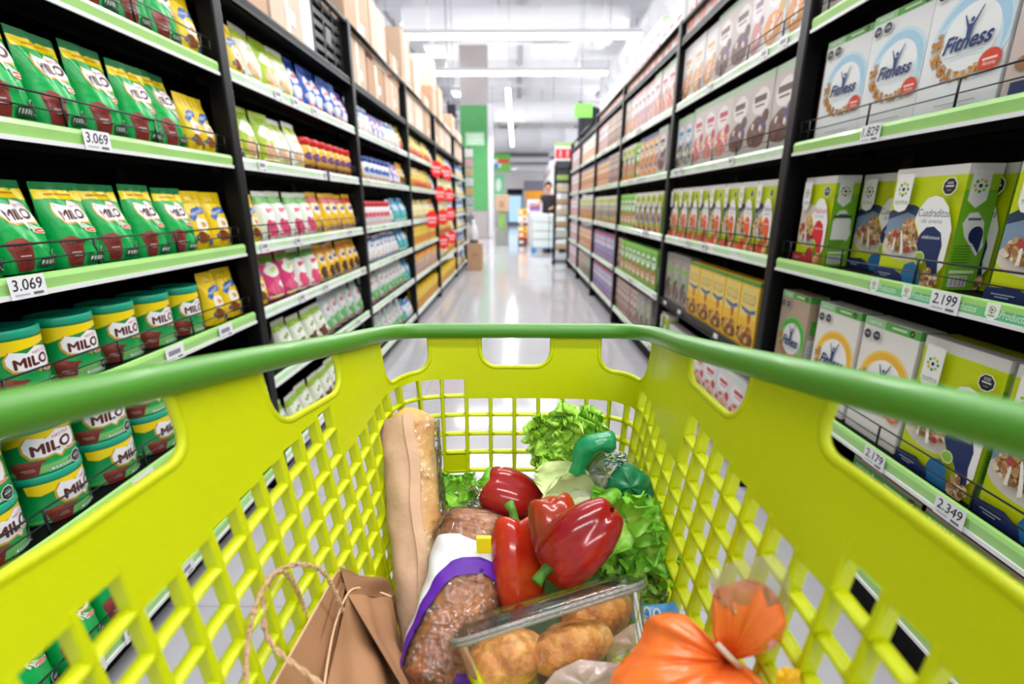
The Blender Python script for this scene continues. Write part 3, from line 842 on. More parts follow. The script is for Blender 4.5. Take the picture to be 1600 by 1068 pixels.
def tottus_box(title='Cuadraditos', sub='de avena', navy='14285c', mid='1c6fa8', w=.225, h=.29, d=.075, cs=('b98a5a', 'd2a878', 'a87444', 'c79a66', 'e6cfae'), red=False):
    a = Art()
    a.rect(-w / 2, 0, w / 2, h, 'c5d400').rect(-w / 2, h * .92, w / 2, h, 'dcd9d6')
    a.poly([(-w * .12, h * .92), (w * .5, h * .92), (w * .5, h * .95), (-w * .12, h * .945)], 'dcd9d6')
    a.poly([(-w / 2, h * .35), (w * .0, h * .42), (w * .06, h * .62), (-w * .1, h * .68), (-w * .32, h * .7), (-w / 2, h * .62)], '2a3d5e' if not red else 'ece4dc')
    a.poly([(-w / 2, h * .3), (w * .0, h * .36), (w * .04, h * .56), (-w * .2, h * .62), (-w / 2, h * .55)], '7d93ad' if not red else 'e8d8c8')
    a.ell(-w * .16, h * .32, w * .36, h * .13, 'd9cfc4', n=24)
    a.food(-w * .17, h * .38, w * .27, h * .1, list(cs) + ['8a5c34', 'e8d2ae'] + ['a03a3a'] * (2 if red else 0), seed=9, n=170, s=.0075)
    a.food(-w * .08, h * .5, w * .1, h * .06, list(cs), seed=3, n=44, s=.0075)
    a.poly([(-w * .2, h * .46), (-w * .18, h * .46), (-w * .13, h * .36), (-w * .1, h * .26), (-w * .14, h * .24), (-w * .17, h * .36)], 'efeae2')
    a.poly([(-w * .28, h * .4), (-w * .26, h * .4), (-w * .25, h * .28), (-w * .29, h * .27)], 'e9e2d8')
    for q in ((-.04, .3, 'a5303a'), (-.28, .42, 'b03c44')): a.ell(w * q[0], h * q[1], .009, .008, q[2], n=10)
    tear = [(-.02, .56), (.02, .66), (.1, .74), (.2, .76), (.3, .74), (.4, .67), (.5, .5), (.5, .2), (.42, .1), (.3, .26), (.1, .42)]
    a.poly([(w * x * 1.02 - .002, h * z - .003) for x, z in tear], 'e4e21a')
    a.poly([(w * x, h * z) for x, z in tear], 'ecebea')
    a.text(title, w * .225, h * .62, w * .42, '202a5a' if not red else 'c8304a', h=h * .065, shear=.12)
    if sub: a.text(sub, w * .22, h * .555, w * .28, '7a7f9c', h=h * .038, shear=.12)
    a.poly([(w * .08, h * .35), (w * .1, h * .44), (w * .17, h * .5), (w * .27, h * .51), (w * .38, h * .46), (w * .43, h * .36), (w * .42, h * .24), (w * .46, h * .1), (w * .36, h * .1), (w * .26, h * .22), (w * .14, h * .28)], navy if not red else 'd2232f')
    a.text('deliciosos', w * .26, h * .42, w * .24, 'f0f0f6', h=h * .028, shear=.35)
    a.ell(w * .16, h * .24, w * .075, w * .075, 'cfe08a', n=16).ell(w * .16, h * .24, w * .06, w * .06, '8fb94a', n=16)
    a.poly([(-w / 2, 0), (w * .06, 0), (-w * .04, h * .07), (-w * .2, h * .115), (-w / 2, h * .1)], navy if not red else 'c22a32')
    a.poly([(w * .0, 0), (w * .24, 0), (w * .2, h * .14), (w * .1, h * .2), (-w * .02, h * .17), (-w * .06, h * .1)], mid if not red else 'b61f28')
    a.food(w * .36, h * .07, w * .1, h * .08, list(cs) + ['8a5c34'], seed=4, n=60, s=.007)
    a.rect(-w * .42, h * .055, -w * .2, h * .063, 'aab2cc').rect(-w * .38, h * .035, -w * .25, h * .043, 'aab2cc')
    a.poly([(-w * .4, h * .95), (-w * .15, h * .95), (-w * .15, h * .7), (-w * .19, h * .64), (-w * .275, h * .62), (-w * .36, h * .64), (-w * .4, h * .7)], 'eceae8')
    a.dots(-w * .275, h * .82, w * .065).text('TOTTUS', -w * .275, h * .705, w * .2, '4f8f3a', h=h * .03)
    a.octa(w * .37, h * .83, w * .085)
    a.text('ALTO EN', w * .37, h * .86, w * .07, 'f0f0f0', h=h * .012)
    s = Art().rect(-d / 2, 0, d / 2, h * .92, '6fae22').rect(-d / 2, h * .8, d / 2, h * .93, '9cc61c').rect(-d / 2, h * .92, d / 2, h, 'dcd9d6')
    s.poly([(-d * .36, h * .95), (d * .2, h * .95), (d * .2, h * .72), (-d * .08, h * .66), (-d * .36, h * .72)], 'e4e2e0').dots(-d * .08, h * .83, d * .17)
    s.poly([(-d * .34, h * .54), (-d * .2, h * .62), (d * .05, h * .63), (d * .3, h * .55), (d * .44, h * .36), (d * .3, h * .28), (-d * .2, h * .44)], 'e6e4e2')
    s.rect(-d * .2, h * .565, d * .2, h * .585, '55608a').ell(d * .14, h * .45, d * .22, h * .07, navy if not red else 'c8303a', n=16).poly([(-d * .02, h * .42), (d * .36, h * .44), (d * .34, h * .3)], navy if not red else 'c8303a')
    for k in range(8): s.rect(-d * .42, h * (.36 - k * .022), d * (.1 + .02 * (k % 3)), h * (.366 - k * .022), '3f7a18')
    s.rect(-d * .4, h * .14, d * .36, h * .165, 'd4e6c4').rect(-d * .36, h * .03, d * .2, h * .12, 'e8e8e8')
    for k in range(12): s.rect(-d * .33 + k * d * .042, h * .035, -d * .32 + k * d * .042 + (d * .012 if k % 3 else 0), h * .115, '222222')
    if red:
        s.rect(-d * .4, h * .3, d * .36, h * .52, 'e8eae4').rect(-d * .4, h * .54, d * .36, h * .57, '2c5a24')
    t = Art().rect(-w / 2, -d / 2, w / 2, d / 2, 'd4d1cf').rect(-w * .48, -d * .1, w * .48, d * .48, 'b9c81a')
    return box_obj(w, h, d, 'c9c4bf', a, s, t)
def can_obj(R=.062, h=.155):
    root = None
    mb = MB(); g = mat('0a9448', 0.3, coat=.15, spec=.35, name='green_tin_paint'); ag = mat('b8c0b8', 0.3, metal=.8, name='tin_rim')
    H = h - .014
    mb.lathe([(0, 0), (0, R * .96), (.002, R), (.006, R), (.0065, R * .985), (H - .006, R * .985), (H - .005, R), (H, R), (H, R * .9), (H, 0)], g, n=32)
    w = R * 2.1
    a = milo_art(w, H, can=True)
    a.L.insert(0, ([(-w * .7, H * .03), (w * .7, H * .03), (w * .7, H * .16), (w * .3, H * .22), (-w * .1, H * .2), (-w * .7, H * .1)], [tuple(range(6))], '7cc06a'))
    a.put(mb, lambda x, z, o: ((R * .985 + o) * math.sin(x / R), -(R * .985 + o) * math.cos(x / R), z), cut=(.006, 0), step=.00012, inkf=lambda c: mat(c, 0.35, coat=.1, spec=.35, name='tinprint_' + c))
    root = mb.build('malt_drink_tin')
    mb = MB(); mb.lathe([(H - .004, R * 1.005), (H - .003, R * 1.02), (h - .002, R * 1.02), (h, R * .99), (h, R * .93), (h - .003, R * .9), (h - .003, 0)], mat('0f9a78', 0.35, name='teal_lid'), n=32)
    lid = mb.build('lid', root)
    return root
def jar_obj(body='f0b81c', band='7a3f8a', lidc='d81e1e', food='6a3420', R=.048, h=.16):
    mb = MB(); m = mat(body, 0.3, coat=.4, name='jar_' + body)
    mb.lathe([(0, 0), (0, R * .9), (.004, R), (h * .7, R), (h * .78, R * .85), (h * .8, R * .8)], m, n=20)
    a = Art().ell(0, h * .45, R * .9, h * .13, band, n=18).rect(-R * 1.2, h * .02, R * 1.2, h * .2, food).ell(R * .2, h * .62, R * .4, h * .06, 'd9d2b0', n=12)
    a.put(mb, lambda x, z, o: ((R + o) * math.sin(x / R), -(R + o) * math.cos(x / R), z), cut=(.008, 0), step=.00015)
    root = mb.build('drink_powder_jar')
    mb = MB(); mb.lathe([(h * .78, R * .9), (h * .79, R * .95), (h * .97, R * .95), (h, R * .85), (h, 0)], mat(lidc, 0.35, name='lid_' + lidc), n=20)
    for k in range(20):
        t = k * math.pi / 10; mb.box((R * .94 * math.cos(t) - .001, R * .94 * math.sin(t) - .001, h * .81), (R * .97 * math.cos(t) + .001, R * .97 * math.sin(t) + .001, h * .95), mat(lidc, 0.35, name='lid_' + lidc))
    mb.build('lid', root)
    return root
# ---- kinds: name -> (builder, width along the shelf, depth, description, category, group phrase, rest height)
K = {}
def kind(key, fn, w, d, desc, cat, group): K[key] = dict(fn=fn, w=w, d=d, desc=desc, cat=cat, group=group, proto=None)
kind('milo', lambda: obj_pouch('m', .145, .205, .085, '0cae52', milo_art(.145, .205), 3, top=.92, seal='0b7a42', nm='malt_drink_pouch'), .128, .07, 'green malt drink pouch', 'pouch', 'green malt drink pouches')
kind('milo_b', lambda: obj_pouch('m', .145, .195, .09, '0cae52', milo_art(.145, .195), 8, top=.92, seal='0b7a42', nm='malt_drink_pouch'), .122, .07, 'crumpled green malt drink pouch', 'pouch', 'green malt drink pouches')
kind('can', can_obj, .137, .13, 'green malt drink tin', 'tin', 'green malt drink tins')
kind('can2', lambda: can_obj(.07, .122), .155, .14, 'squat green tin', 'tin', 'squat green malt drink tins')
def nesq(w=.14, h=.18, seed=2):
    a = Art().poly([(-w * .5, h * .8), (w * .5, h * .8), (w * .5, h * .9), (-w * .5, h * .9)], 'e6c407')
    a.poly([(-w * .4, h * .55), (-w * .2, h * .7), (w * .2, h * .74), (w * .4, h * .72), (w * .36, h * .62), (0, h * .6), (-w * .3, h * .48)], '2f62b4').text('Nesquik', 0, h * .64, w * .6, 'e8ecf6', h=h * .08, rot=12, bold=.012)
    a.blob(0, h * .42, w * .28, h * .13, 'f2ecd8', seed=3, amp=.1).ell(w * .08, h * .42, w * .1, h * .05, 'd99a5a').blob(-w * .1, h * .2, w * .24, h * .1, '8a4a20', seed=4, amp=.2)
    a.rect(w * .1, h * .06, w * .42, h * .16, '3a66a4').octa(-w * .34, h * .2, w * .06)
    return obj_pouch('n', w, h, .065, 'f2cf12', a, seed, nm='cocoa_powder_pouch')
kind('yel_s', lambda: nesq(.12, .175, 5), .078, .065, 'small yellow cocoa powder pouch', 'pouch', 'small yellow cocoa powder pouches')
kind('yel', nesq, .108, .065, 'yellow cocoa powder pouch', 'pouch', 'yellow cocoa powder pouches')
kind('limebag', lambda: far_pouch('a9c61e', '8fb81a', 'eef0e6', 'f1e6a4', 'e2b68a', .16, .2, .09, 11), .14, .08, 'lime and white cereal bag', 'bag', 'lime and white cereal bags')
kind('whitebag', lambda: far_pouch('eceee6', 'b8cf3a', 'f4f0dc', 'b7cc6a', 'e3b58c', .16, .2, .09, 12), .14, .08, 'white cereal bag with lime top', 'bag', 'white cereal bags with lime tops')
kind('bluebag', lambda: far_pouch('1d55b8', '153f9a', 'dfe6f2', 'e2543a', 'c9cfd9', .14, .2, .08, 13), .125, .08, 'blue foil bag with silver base', 'bag', 'blue foil bags')
kind('purplebag', lambda: far_pouch('7b5cc0', '5c3fa0', 'e6e0f2', 'e2a03a', 'd9dce6', .13, .17, .08, 14), .12, .08, 'purple and white bag', 'bag', 'purple and white bags')
kind('whiteblue', lambda: far_pouch('e9ecf4', '2f7ad0', 'f0f2f6', '3a62b4', 'd9cfc4', .13, .18, .08, 15), .12, .08, 'white bag with blue top', 'bag', 'white bags with blue tops')
kind('jar', jar_obj, .1, .1, 'yellow drink powder jar with red lid', 'jar', 'yellow jars with red lids')
kind('pinkbag', lambda: far_pouch('e9f0e2', '5fae3a', 'f2f2ee', 'd8406a', 'e0507a', .16, .2, .09, 16), .14, .08, 'green and white bag with pink berries', 'bag', 'green and white bags with pink berries')
kind('pinkbag2', lambda: far_pouch('d9407a', '6fb83a', 'eef2e6', 'c8d87a', 'e0608a', .16, .21, .09, 17), .14, .08, 'pink and green cereal bag', 'bag', 'pink and green cereal bags')
kind('redyel', lambda: far_pouch('f2c81c', 'd23a24', 'f2ead2', '6a4a9a', 'e0b03a', .15, .2, .08, 18), .13, .08, 'yellow bag with red top edge', 'bag', 'yellow bags with red top edges')
kind('oryel', lambda: far_pouch('f2c21c', 'e8902a', 'f2dfb4', '5a6a9a', '5a3a2a', .13, .19, .08, 19), .11, .08, 'yellow and orange cereal bag', 'bag', 'yellow and orange cereal bags')
kind('brownbag', lambda: far_pouch('dfe6d0', '9cc43a', 'eef0ea', '8fae4a', '6a3a22', .15, .19, .09, 20), .13, .08, 'white and lime bag with chocolate balls', 'bag', 'white and lime bags with chocolate balls')
kind('greybag', lambda: far_pouch('ccd8d4', 'c2d0cc', 'dfe6e4', 'e0647a', '6fb06a', .14, .23, .1, 21), .13, .1, 'pale grey bag with pink writing and green foot', 'bag', 'pale grey bags')
kind('tealbag', lambda: far_pouch('2f9fc8', '1d86b4', 'cfe6f0', 'e8eef4', '4ab4a0', .14, .2, .09, 22), .13, .09, 'teal blue bag', 'bag', 'teal blue bags')
kind('whitered', lambda: jar_obj('eceaf0', 'd85a6a', 'd8323a', 'd9c2c0', .044, .17), .1, .09, 'white jar with red lid', 'jar', 'white jars with red lids')
kind('whitejar', lambda: jar_obj('e8ebf4', '3a62b4', '2a4a9a', 'c9a890', .05, .16), .11, .1, 'white jar with blue lid', 'jar', 'white jars with blue lids')
kind('mustbag', lambda: far_pouch('e2c81e', 'd2b414', 'f0e27a', '8a7a1a', 'c8323a', .14, .2, .08, 23), .12, .08, 'mustard yellow bag with red base', 'bag', 'mustard yellow bags with red bases')
kind('yblock', lambda: far_box('f2ca12', 'e8b80c', 'f4e25a', 'c89a12', 'c83a34', .15, .2, .09, 24), .16, .09, 'yellow block pack with red foot', 'box', 'yellow block packs')
kind('orblue', lambda: far_box('f0a41c', 'e88a1a', 'f2c86a', '3a8ac8', '4a9ad0', .2, .21, .12, 25), .21, .12, 'orange and blue multipack box', 'box', 'orange and blue multipack boxes')
kind('bluewh', lambda: far_pouch('2a5fb8', '1d4aa0', 'e2eaf4', '3a72c4', 'f0d45a', .15, .2, .08, 26), .13, .08, 'blue and white sachet bag', 'bag', 'blue and white sachet bags')
kind('paley', lambda: far_pouch('e9dc8a', 'dccb5a', 'f0ecd8', '6ab0a8', 'e8c89a', .14, .19, .08, 27), .12, .08, 'pale yellow and mint bag', 'bag', 'pale yellow and mint bags')
kind('fitb', fitness_box, .205, .065, 'white and pale blue wholegrain cereal box', 'cereal box', 'pale blue wholegrain cereal boxes')
kind('fity', lambda: fitness_box('ebe7e2', 'f2b83a', 'f6cf6a', 'e0763a', strip='3c8a2c', w=.2, h=.345, blob='f2f0ee', txt='Miel'), .205, .065, 'white cereal box with golden ring', 'cereal box', 'golden ring cereal boxes')
kind('fitg', lambda: fitness_box('b9a08c', '4fae3c', '7cc46a', 'd8705a', w=.18, h=.345, blob='eceae6', txt='Fruta'), .19, .065, 'tan cereal box with green ring', 'cereal box', 'green ring cereal boxes')
kind('cuad', tottus_box, .225, .075, 'lime cereal box with navy teardrop', 'cereal box', 'lime cereal boxes with navy teardrops')
kind('cuad_t', lambda: tottus_box(w=.215, h=.345), .225, .075, 'tall lime cereal box with logo tab', 'cereal box', 'tall lime cereal boxes')
kind('flak', lambda: tottus_box('Flakes', 'de trigo', red=True, w=.185, cs=('d9a55a', 'e2b878', 'c98a3a', 'e8cc98')), .19, .075, 'lime flakes box with red teardrop', 'cereal box', 'lime flakes boxes')
def berry():
    w, h, d = .24, .31, .06; a = Art()
    a.rect(-w / 2, 0, w / 2, h, 'cdbcb6').rect(-w / 2, h * .55, w / 2, h, 'd4c8c4')
    a.poly([(-w * .42, h * .8), (w * .4, h * .8), (w * .4, h * .93), (-w * .42, h * .93)], '1e2f5c').text('BUENA FUENTE', 0, h * .89, w * .6, 'e6e8f0', h=h * .025).text('DE FIBRA', -w * .05, h * .84, w * .4, 'e6e8f0', h=h * .025)
    a.food(-w * .1, h * .6, w * .3, h * .08, ['c9b08a', 'dcc8a4', 'b99a72'], seed=2, n=60, s=.006)
    a.ell(w * .36, h * .58, w * .26, h * .12, '5f86b4', n=22).ell(w * .36, h * .62, w * .24, h * .07, 'e2dcd4', n=22).ell(w * .3, h * .64, .02, .016, 'b0202c').ell(w * .4, h * .63, .02, .016, 'c22c38')
    for x, z, r in ((-.32, .42, .018), (-.2, .26, .022), (-.02, .3, .02), (-.1, .36, .016), (.12, .2, .014)): a.blob(w * x, h * z, r, r, 'c01f36', seed=3, amp=.06)
    a.ell(-w * .34, h * .22, .02, .014, '9a6a42').ell(w * .1, h * .14, .024, .014, 'a87a50')
    a.rect(-w * .42, h * .03, -w * .05, h * .11, '223466')
    return box_obj(w, h, d, 'cdbcb6', a, Art().rect(-d / 2, 0, d / 2, h, 'a9a6a2'))
kind('berry', berry, .235, .06, 'pinkish cereal box with raspberries and blue bowl', 'cereal box', 'raspberry cereal boxes')
def nest():
    w, h, d = .25, .275, .3; a = Art()
    a.rect(-w / 2, h * .87, w / 2, h * .97, '3f9a44').text('NESTLÉ', -w * .3, h * .92, w * .3, 'cfe6c9', h=h * .05, bold=.01).rect(w * .0, h * .905, w * .26, h * .93, 'bfe0a8').ell(w * .39, h * .92, h * .055, h * .055, '27452a').poly([(w * .36, h * .92), (w * .385, h * .895), (w * .43, h * .955), (w * .385, h * .915)], 'e8d64a')
    a.blob(-w * .25, h * .7, w * .12, h * .05, '9a4aa0', seed=2).rect(w * .2, h * .72, w * .3, h * .76, 'e0d4c8').rect(-w * .3, h * .3, w * .3, h * .5, 'c2a48a')
    mb = MB(); m = mat('b0937c', 0.7, var=(30, .06), name='kraft_board')
    mb.box((-w / 2, -d / 2, 0), (w / 2, -d / 2 + .003, h), m); mb.box((-w / 2, -d / 2, 0), (-w / 2 + .003, d / 2, h * .92), m); mb.box((w / 2 - .003, -d / 2, 0), (w / 2, d / 2, h * .92), m); mb.box((-w / 2, -d / 2, 0), (w / 2, d / 2, h * .6), m)
    r = random.Random(3)
    for k in range(10): mb.bbox((-w / 2 + .01 + k * .023, -d / 2 + .02, h * .6), (-w / 2 + .03 + k * .023, d / 2 - .02, h * (.78 + .08 * r.random())), mat('4a3526', 0.6, name='brown_sachet'), .002)
    a.put(mb, lambda x, z, o: (x, -d / 2 - o, z))
    return mb.build('open_carton')
kind('carton', nest, .255, .3, 'open kraft tray of sachets with green banner', 'carton', 'open kraft trays')
kind('gold', lambda: gold_box(), .17, .06, 'yellow cereal box with blue ribbon logo', 'cereal box', 'yellow ribbon cereal boxes')
def gold_box():
    w, h, d = .165, .3, .06; a = Art()
    a.rect(-w / 2, 0, w / 2, h, 'f0bb2a').rect(-w / 2, h * .93, w / 2, h, '4f9a3c').rect(-w * .45, h * .45, w * .45, h * .9, 'e8cf74')
    a.text('GOLD', 0, h * .72, w * .7, '8a7438', h=h * .14, bold=.02).text('GOLD', 0, h * .722, w * .66, 'e0c87a', h=h * .12, bold=.0)
    a.poly([(-w * .42, h * .6), (w * .1, h * .56), (w * .42, h * .6), (w * .4, h * .54), (w * .05, h * .5), (-w * .3, h * .55)], '2a62a4').blob(w * .12, h * .45, w * .1, h * .09, 'b06a2a', seed=2)
    a.blob(0, h * .15, w * .46, h * .12, '7a4a24', seed=5).food(0, h * .2, w * .42, h * .12, ['c98a3a', '8a5426', 'e2b050', '3a2a1a'], seed=5, n=40, s=.013)
    return box_obj(w, h, d, 'f0bb2a', a, Art().rect(-d / 2, h * .93, d / 2, h, '4f9a3c').rect(-d * .3, h * .2, d * .3, h * .6, 'e8d8a0'))
kind('greenlab', lambda: far_box('9c948e', '8a8480', 'b0a8a2', '6fc04a', '5a4436', .15, .31, .06, 31), .15, .06, 'grey cereal box with green label', 'cereal box', 'grey boxes with green labels')
kind('limeor', lambda: tottus_box('Flakes', 'miel', w=.16, h=.295, d=.065, navy='e2582a', mid='d8342a', cs=('e2b07a', 'e89a4a', 'd8a060', 'f0d0a0')), .165, .065, 'lime cereal box with orange teardrop', 'cereal box', 'lime boxes with orange teardrops')
kind('limewh', lambda: tottus_box('Cereal', 'avena', w=.155, h=.29, d=.065, navy='2a3c74', mid='e08a3a', cs=('e8b878', 'd99a50', 'e0a868', 'c88a4a')), .16, .065, 'lime and white cereal box', 'cereal box', 'lime and white cereal boxes')
kind('greengr', lambda: far_box('6fb83a', '8fd05a', 'e8e8e0', '3f9a34', 'c85a4a', .16, .29, .065, 34), .155, .065, 'bright green cereal box', 'cereal box', 'bright green cereal boxes')
kind('greyblue', lambda: far_box('c4c0c0', 'a8c8a4', 'e2e2e4', '2f9ad0', '6a4a42', .14, .3, .06, 35), .14, .06, 'grey cereal box with blue label', 'cereal box', 'grey boxes with blue labels')
kind('rose', lambda: far_box('d2c8c6', 'b4ccb0', 'ece4e2', 'c03a5a', 'd98a7a', .18, .31, .06, 36, foodc=['e8a06a', 'd8506a', 'f0e0d0']), .17, .06, 'pale grey box with red fruit', 'cereal box', 'pale grey boxes with red fruit')
kind('choc', lambda: far_box('c4b8b6', 'b0c8ac', 'e4dcda', '5a3a3a', '6a4038', .2, .31, .06, 37, foodc=['5a3028', '8a5a4a', 'e8e0dc', '5a4a8a']), .19, .06, 'pale box with chocolate bowl', 'cereal box', 'pale boxes with chocolate bowls')
kind('whor', lambda: far_box('dcd8d8', 'c4c0c4', 'ece8ea', 'd8a44a', 'e0944a', .18, .30, .06, 38, foodc=['e8a04a', 'c8643a', 'f0e8e0']), .17, .06, 'white box with orange bowl', 'cereal box', 'white boxes with orange bowls')
kind('pinkish', lambda: far_box('dccfd2', 'd8a8ac', 'f0e6e8', '8a6a8a', 'c88a8a', .13, .3, .06, 39), .125, .06, 'pinkish white cereal box', 'cereal box', 'pinkish white boxes')
kind('brownbx', lambda: far_box('a88a80', 'c0aca4', 'd8c8c0', '6a3a34', '8a5a4a', .13, .3, .06, 40), .125, .06, 'brownish cereal box', 'cereal box', 'brownish boxes')
kind('bluered', lambda: far_box('8a9ccc', 'c03a4a', 'dfe2f0', 'b83a4a', '6a7ab8', .15, .3, .06, 41), .145, .06, 'blue and red cereal box', 'cereal box', 'blue and red boxes')
kind('orbx', lambda: far_box('e0a868', '5a6aa0', 'f0d8b8', '4a5490', 'd88a4a', .14, .3, .06, 42), .135, .06, 'orange cereal box with navy band', 'cereal box', 'orange boxes with navy bands')
kind('whbox', lambda: far_box('dedbdc', 'd4dcd4', 'eceaea', 'c4343f', 'd8bca4', .17, .24, .07, 43, foodc=['d8a888', 'c83a4a', 'ece0d4']), .165, .07, 'white box with red letters', 'cereal box', 'white boxes with red letters')
def copy_tree(o, parent=None):
    c = o.copy(); C.objects.link(c)
    if parent: c.parent = parent
    for ch in PROTO_CH.get(o.name, []): copy_tree(ch, c)
    return c
PROTO_CH = {}
def make(kk):
    k = K[kk]
    if k['proto'] is None:
        o = k['fn'](); k['proto'] = o; PROTO_CH[o.name] = [x for x in C.objects if x.parent == o]; return o
    return copy_tree(k['proto'])
jr = random.Random(11)
def put_item(kk, side, y, z, label, xin=.03, rot=0, lean=0, scale=1, extra=''):
    k = K[kk]; o = make(kk)
    x = side * (XF[side] + xin + k['d'] * scale / 2)
    o.location = (x, y, z)
    base = math.pi / 2 if side < 0 else -math.pi / 2
    o.rotation_euler = (lean, 0, base + rot)
    if 'dx' not in k:
        xs = [v.co.x for v in k['proto'].data.vertices]; k['dx'] = max(xs) - min(xs)
    fx = min(1, k['w'] * .97 / (k['dx'] * scale)) if k['cat'] in ('pouch', 'bag') else 1
    o.scale = (scale * fx, scale, scale)
    tag(o, label, k['cat'], k['group'])
    return o
USED = set()
def label_for(kk, side, b, li, n, extra=''):
    sh = ORD[li] if side > 0 else ORD[li - 1]
    lb = '%s%s, %s from far post, %s shelf down, %s %s rack' % (K[kk]['desc'], extra, ORD[n], sh, BAYN[b], SIDE[side])
    if len(lb.split()) > 16: lb = lb.replace('shelf down', 'shelf')
    if len(lb.split()) > 16: lb = lb.replace(' from far post', ' in')
    if len(lb.split()) > 16: lb = lb.replace(' cereal', '').replace(' and white', '')
    return lb
def row(side, b, li, seq, ymin=None, y1=None, z=None, tight=1.0, stack=0):
    y0, ye = YP[side][b] + .04, YP[side][b + 1] - .045
    if y1: ye = y1
    y = ye; n = 0
    if z is None:
        z = LV[side][li]
        if b and side == 1 and li == 4: z = .59
    for kk, cnt in seq:
        if kk == 'gap': y -= cnt; continue
        k = K[kk]
        for _ in range(cnt):
            if y - k['w'] < (ymin if ymin is not None else y0) - .02: return
            pouch = k['cat'] in ('pouch', 'bag')
            rot = jr.uniform(-.07, .07) if pouch else jr.uniform(-.015, .015)
            lean = -jr.uniform(.02, .1) if pouch else 0
            sc = 1.0
            if pouch: sc = jr.uniform(.99, 1.05)
            if kk == 'can': rot = -.32 + jr.uniform(-.08, .08)
            dz = .0008 + (math.sin(-lean) * .036 if pouch else 0)
            put_item(kk, side, y - k['w'] / 2, z - .006 + dz, label_for(kk, side, b, li, n), xin=.016 + (jr.uniform(0, .012) if pouch else jr.uniform(.0, .006)), rot=rot, lean=lean, scale=sc)
            n += 1; y -= k['w'] * tight
# left bay 1
row(-1, 0, 1, [('yel', 1), ('milo', 9)], ymin=.9)
row(-1, 0, 2, [('yel_s', 2), ('milo', 6)], ymin=.95)
row(-1, 0, 3, [('yel', 2), ('milo_b', 6)], ymin=.85)
row(-1, 0, 4, [('yel', 2), ('can', 6)], ymin=.72)
row(-1, 0, 6, [('gap', .45), ('milo', 5)], ymin=.66)
# two-high tins on the fifth shelf
yy = 1.47
for q in range(5):
    z0 = LV[-1][5] - .0052
    put_item('can2', -1, yy, z0, label_for('can2', -1, 0, 5, q) if q == 0 else label_for('can2', -1, 0, 5, q, ' at the bottom'), xin=.02)
    if q: put_item('can2', -1, yy, z0 + .1226, label_for('can2', -1, 0, 5, q, ' stacked on top'), xin=.02, rot=-.5)
    yy -= .158
# left bays 2..6
LB = {1: {1: [('yel', 1), ('purplebag', 0)], }}
row(-1, 1, 1, [('purplebag', 1), ('bluebag', 5), ('whitebag', 1), ('limebag', 1), ('whitebag', 1), ('yel', 2)])
row(-1, 1, 2, [('jar', 7), ('whitebag', 2), ('limebag', 2), ('yel', 1)])
row(-1, 1, 3, [('redyel', 5), ('pinkbag', 4), ('yel', 1)])
row(-1, 1, 4, [('oryel', 6), ('pinkbag', 2), ('pinkbag2', 2), ('yel', 1)])
row(-1, 1, 5, [('greybag', 5), ('brownbag', 4)])
row(-1, 1, 6, [('brownbag', 10)])
row(-1, 2, 1, [('mustbag', 1), ('whiteblue', 3), ('whiteblue', 1), ('purplebag', 3), ('whiteblue', 4)])
row(-1, 2, 2, [('oryel', 2), ('purplebag', 3), ('whitejar', 6), ('redyel', 1)])
row(-1, 2, 3, [('tealbag', 4), ('whiteblue', 1), ('whitered', 7)])
row(-1, 2, 4, [('tealbag', 3), ('whiteblue', 8)])
row(-1, 2, 5, [('tealbag', 2), ('greybag', 9)])
row(-1, 2, 6, [('whiteblue', 2), ('tealbag', 1), ('greybag', 8)])
row(-1, 3, 1, [('whiteblue', 1), ('mustbag', 11)])
row(-1, 3, 2, [('whiteblue', 1), ('mustbag', 11)])
row(-1, 3, 3, [('redyel', 2), ('paley', 10)])
row(-1, 3, 4, [('yblock', 9)])
row(-1, 3, 5, [('orblue', 7)])
row(-1, 3, 6, [('yblock', 9)])
row(-1, 4, 1, [('whiteblue', 6), ('mustbag', 7)])
row(-1, 4, 2, [('paley', 14)])
row(-1, 4, 3, [('tealbag', 3), ('paley', 10)])
row(-1, 4, 4, [('paley', 3), ('mustbag', 10)])
row(-1, 4, 5, [('yblock', 5), ('paley', 6)])
row(-1, 4, 6, [('yblock', 11)])
for li in (1, 2, 3, 4, 5, 6): row(-1, 5, li, [('bluewh', 11)] if li % 2 else [('bluewh', 4), ('paley', 7)])
# right bay 1
row(1, 0, 1, [('choc', 2), ('whor', 2)], ymin=1.0)
put_item('brownbx', 1, 1.80, LV[1][2] - .0052, label_for('brownbx', 1, 0, 2, 0), xin=.06)
for i_, (yy, sc) in enumerate(((1.70, 1.0), (1.485, 1.0), (1.265, 1.06))):
    put_item('fitb', 1, yy, LV[1][2] - .0052, label_for('fitb', 1, 0, 2, i_ + 1), xin=.03, scale=sc, rot=.05)
put_item('berry', 1, 1.02, LV[1][2] - .0052, label_for('berry', 1, 0, 2, 4), xin=.03)
put_item('berry', 1, .77, LV[1][2] - .0052, label_for('berry', 1, 0, 2, 5), xin=.03)
put_item('flak', 1, 1.73, LV[1][3] - .0052, label_for('flak', 1, 0, 3, 0), xin=.035, rot=-.04)
put_item('cuad', 1, 1.53, LV[1][3] - .005, 'lime cereal box set back in shadow, third shelf down of nearest right rack', xin=.12)
put_item('cuad', 1, 1.275, LV[1][3] - .0052, label_for('cuad', 1, 0, 3, 1, ' facing out'), xin=.03, rot=-.03)
put_item('cuad', 1, 1.25, LV[1][3] - .005, 'lime cereal box directly behind the facing one, third shelf of nearest right rack', xin=.115, rot=-.03)
put_item('cuad', 1, .935, LV[1][3] - .0052, label_for('cuad', 1, 0, 3, 2, ' facing out'), xin=.03, rot=.03)
put_item('cuad', 1, .695, LV[1][3] - .0052, label_for('cuad', 1, 0, 3, 3, ' facing out'), xin=.03)
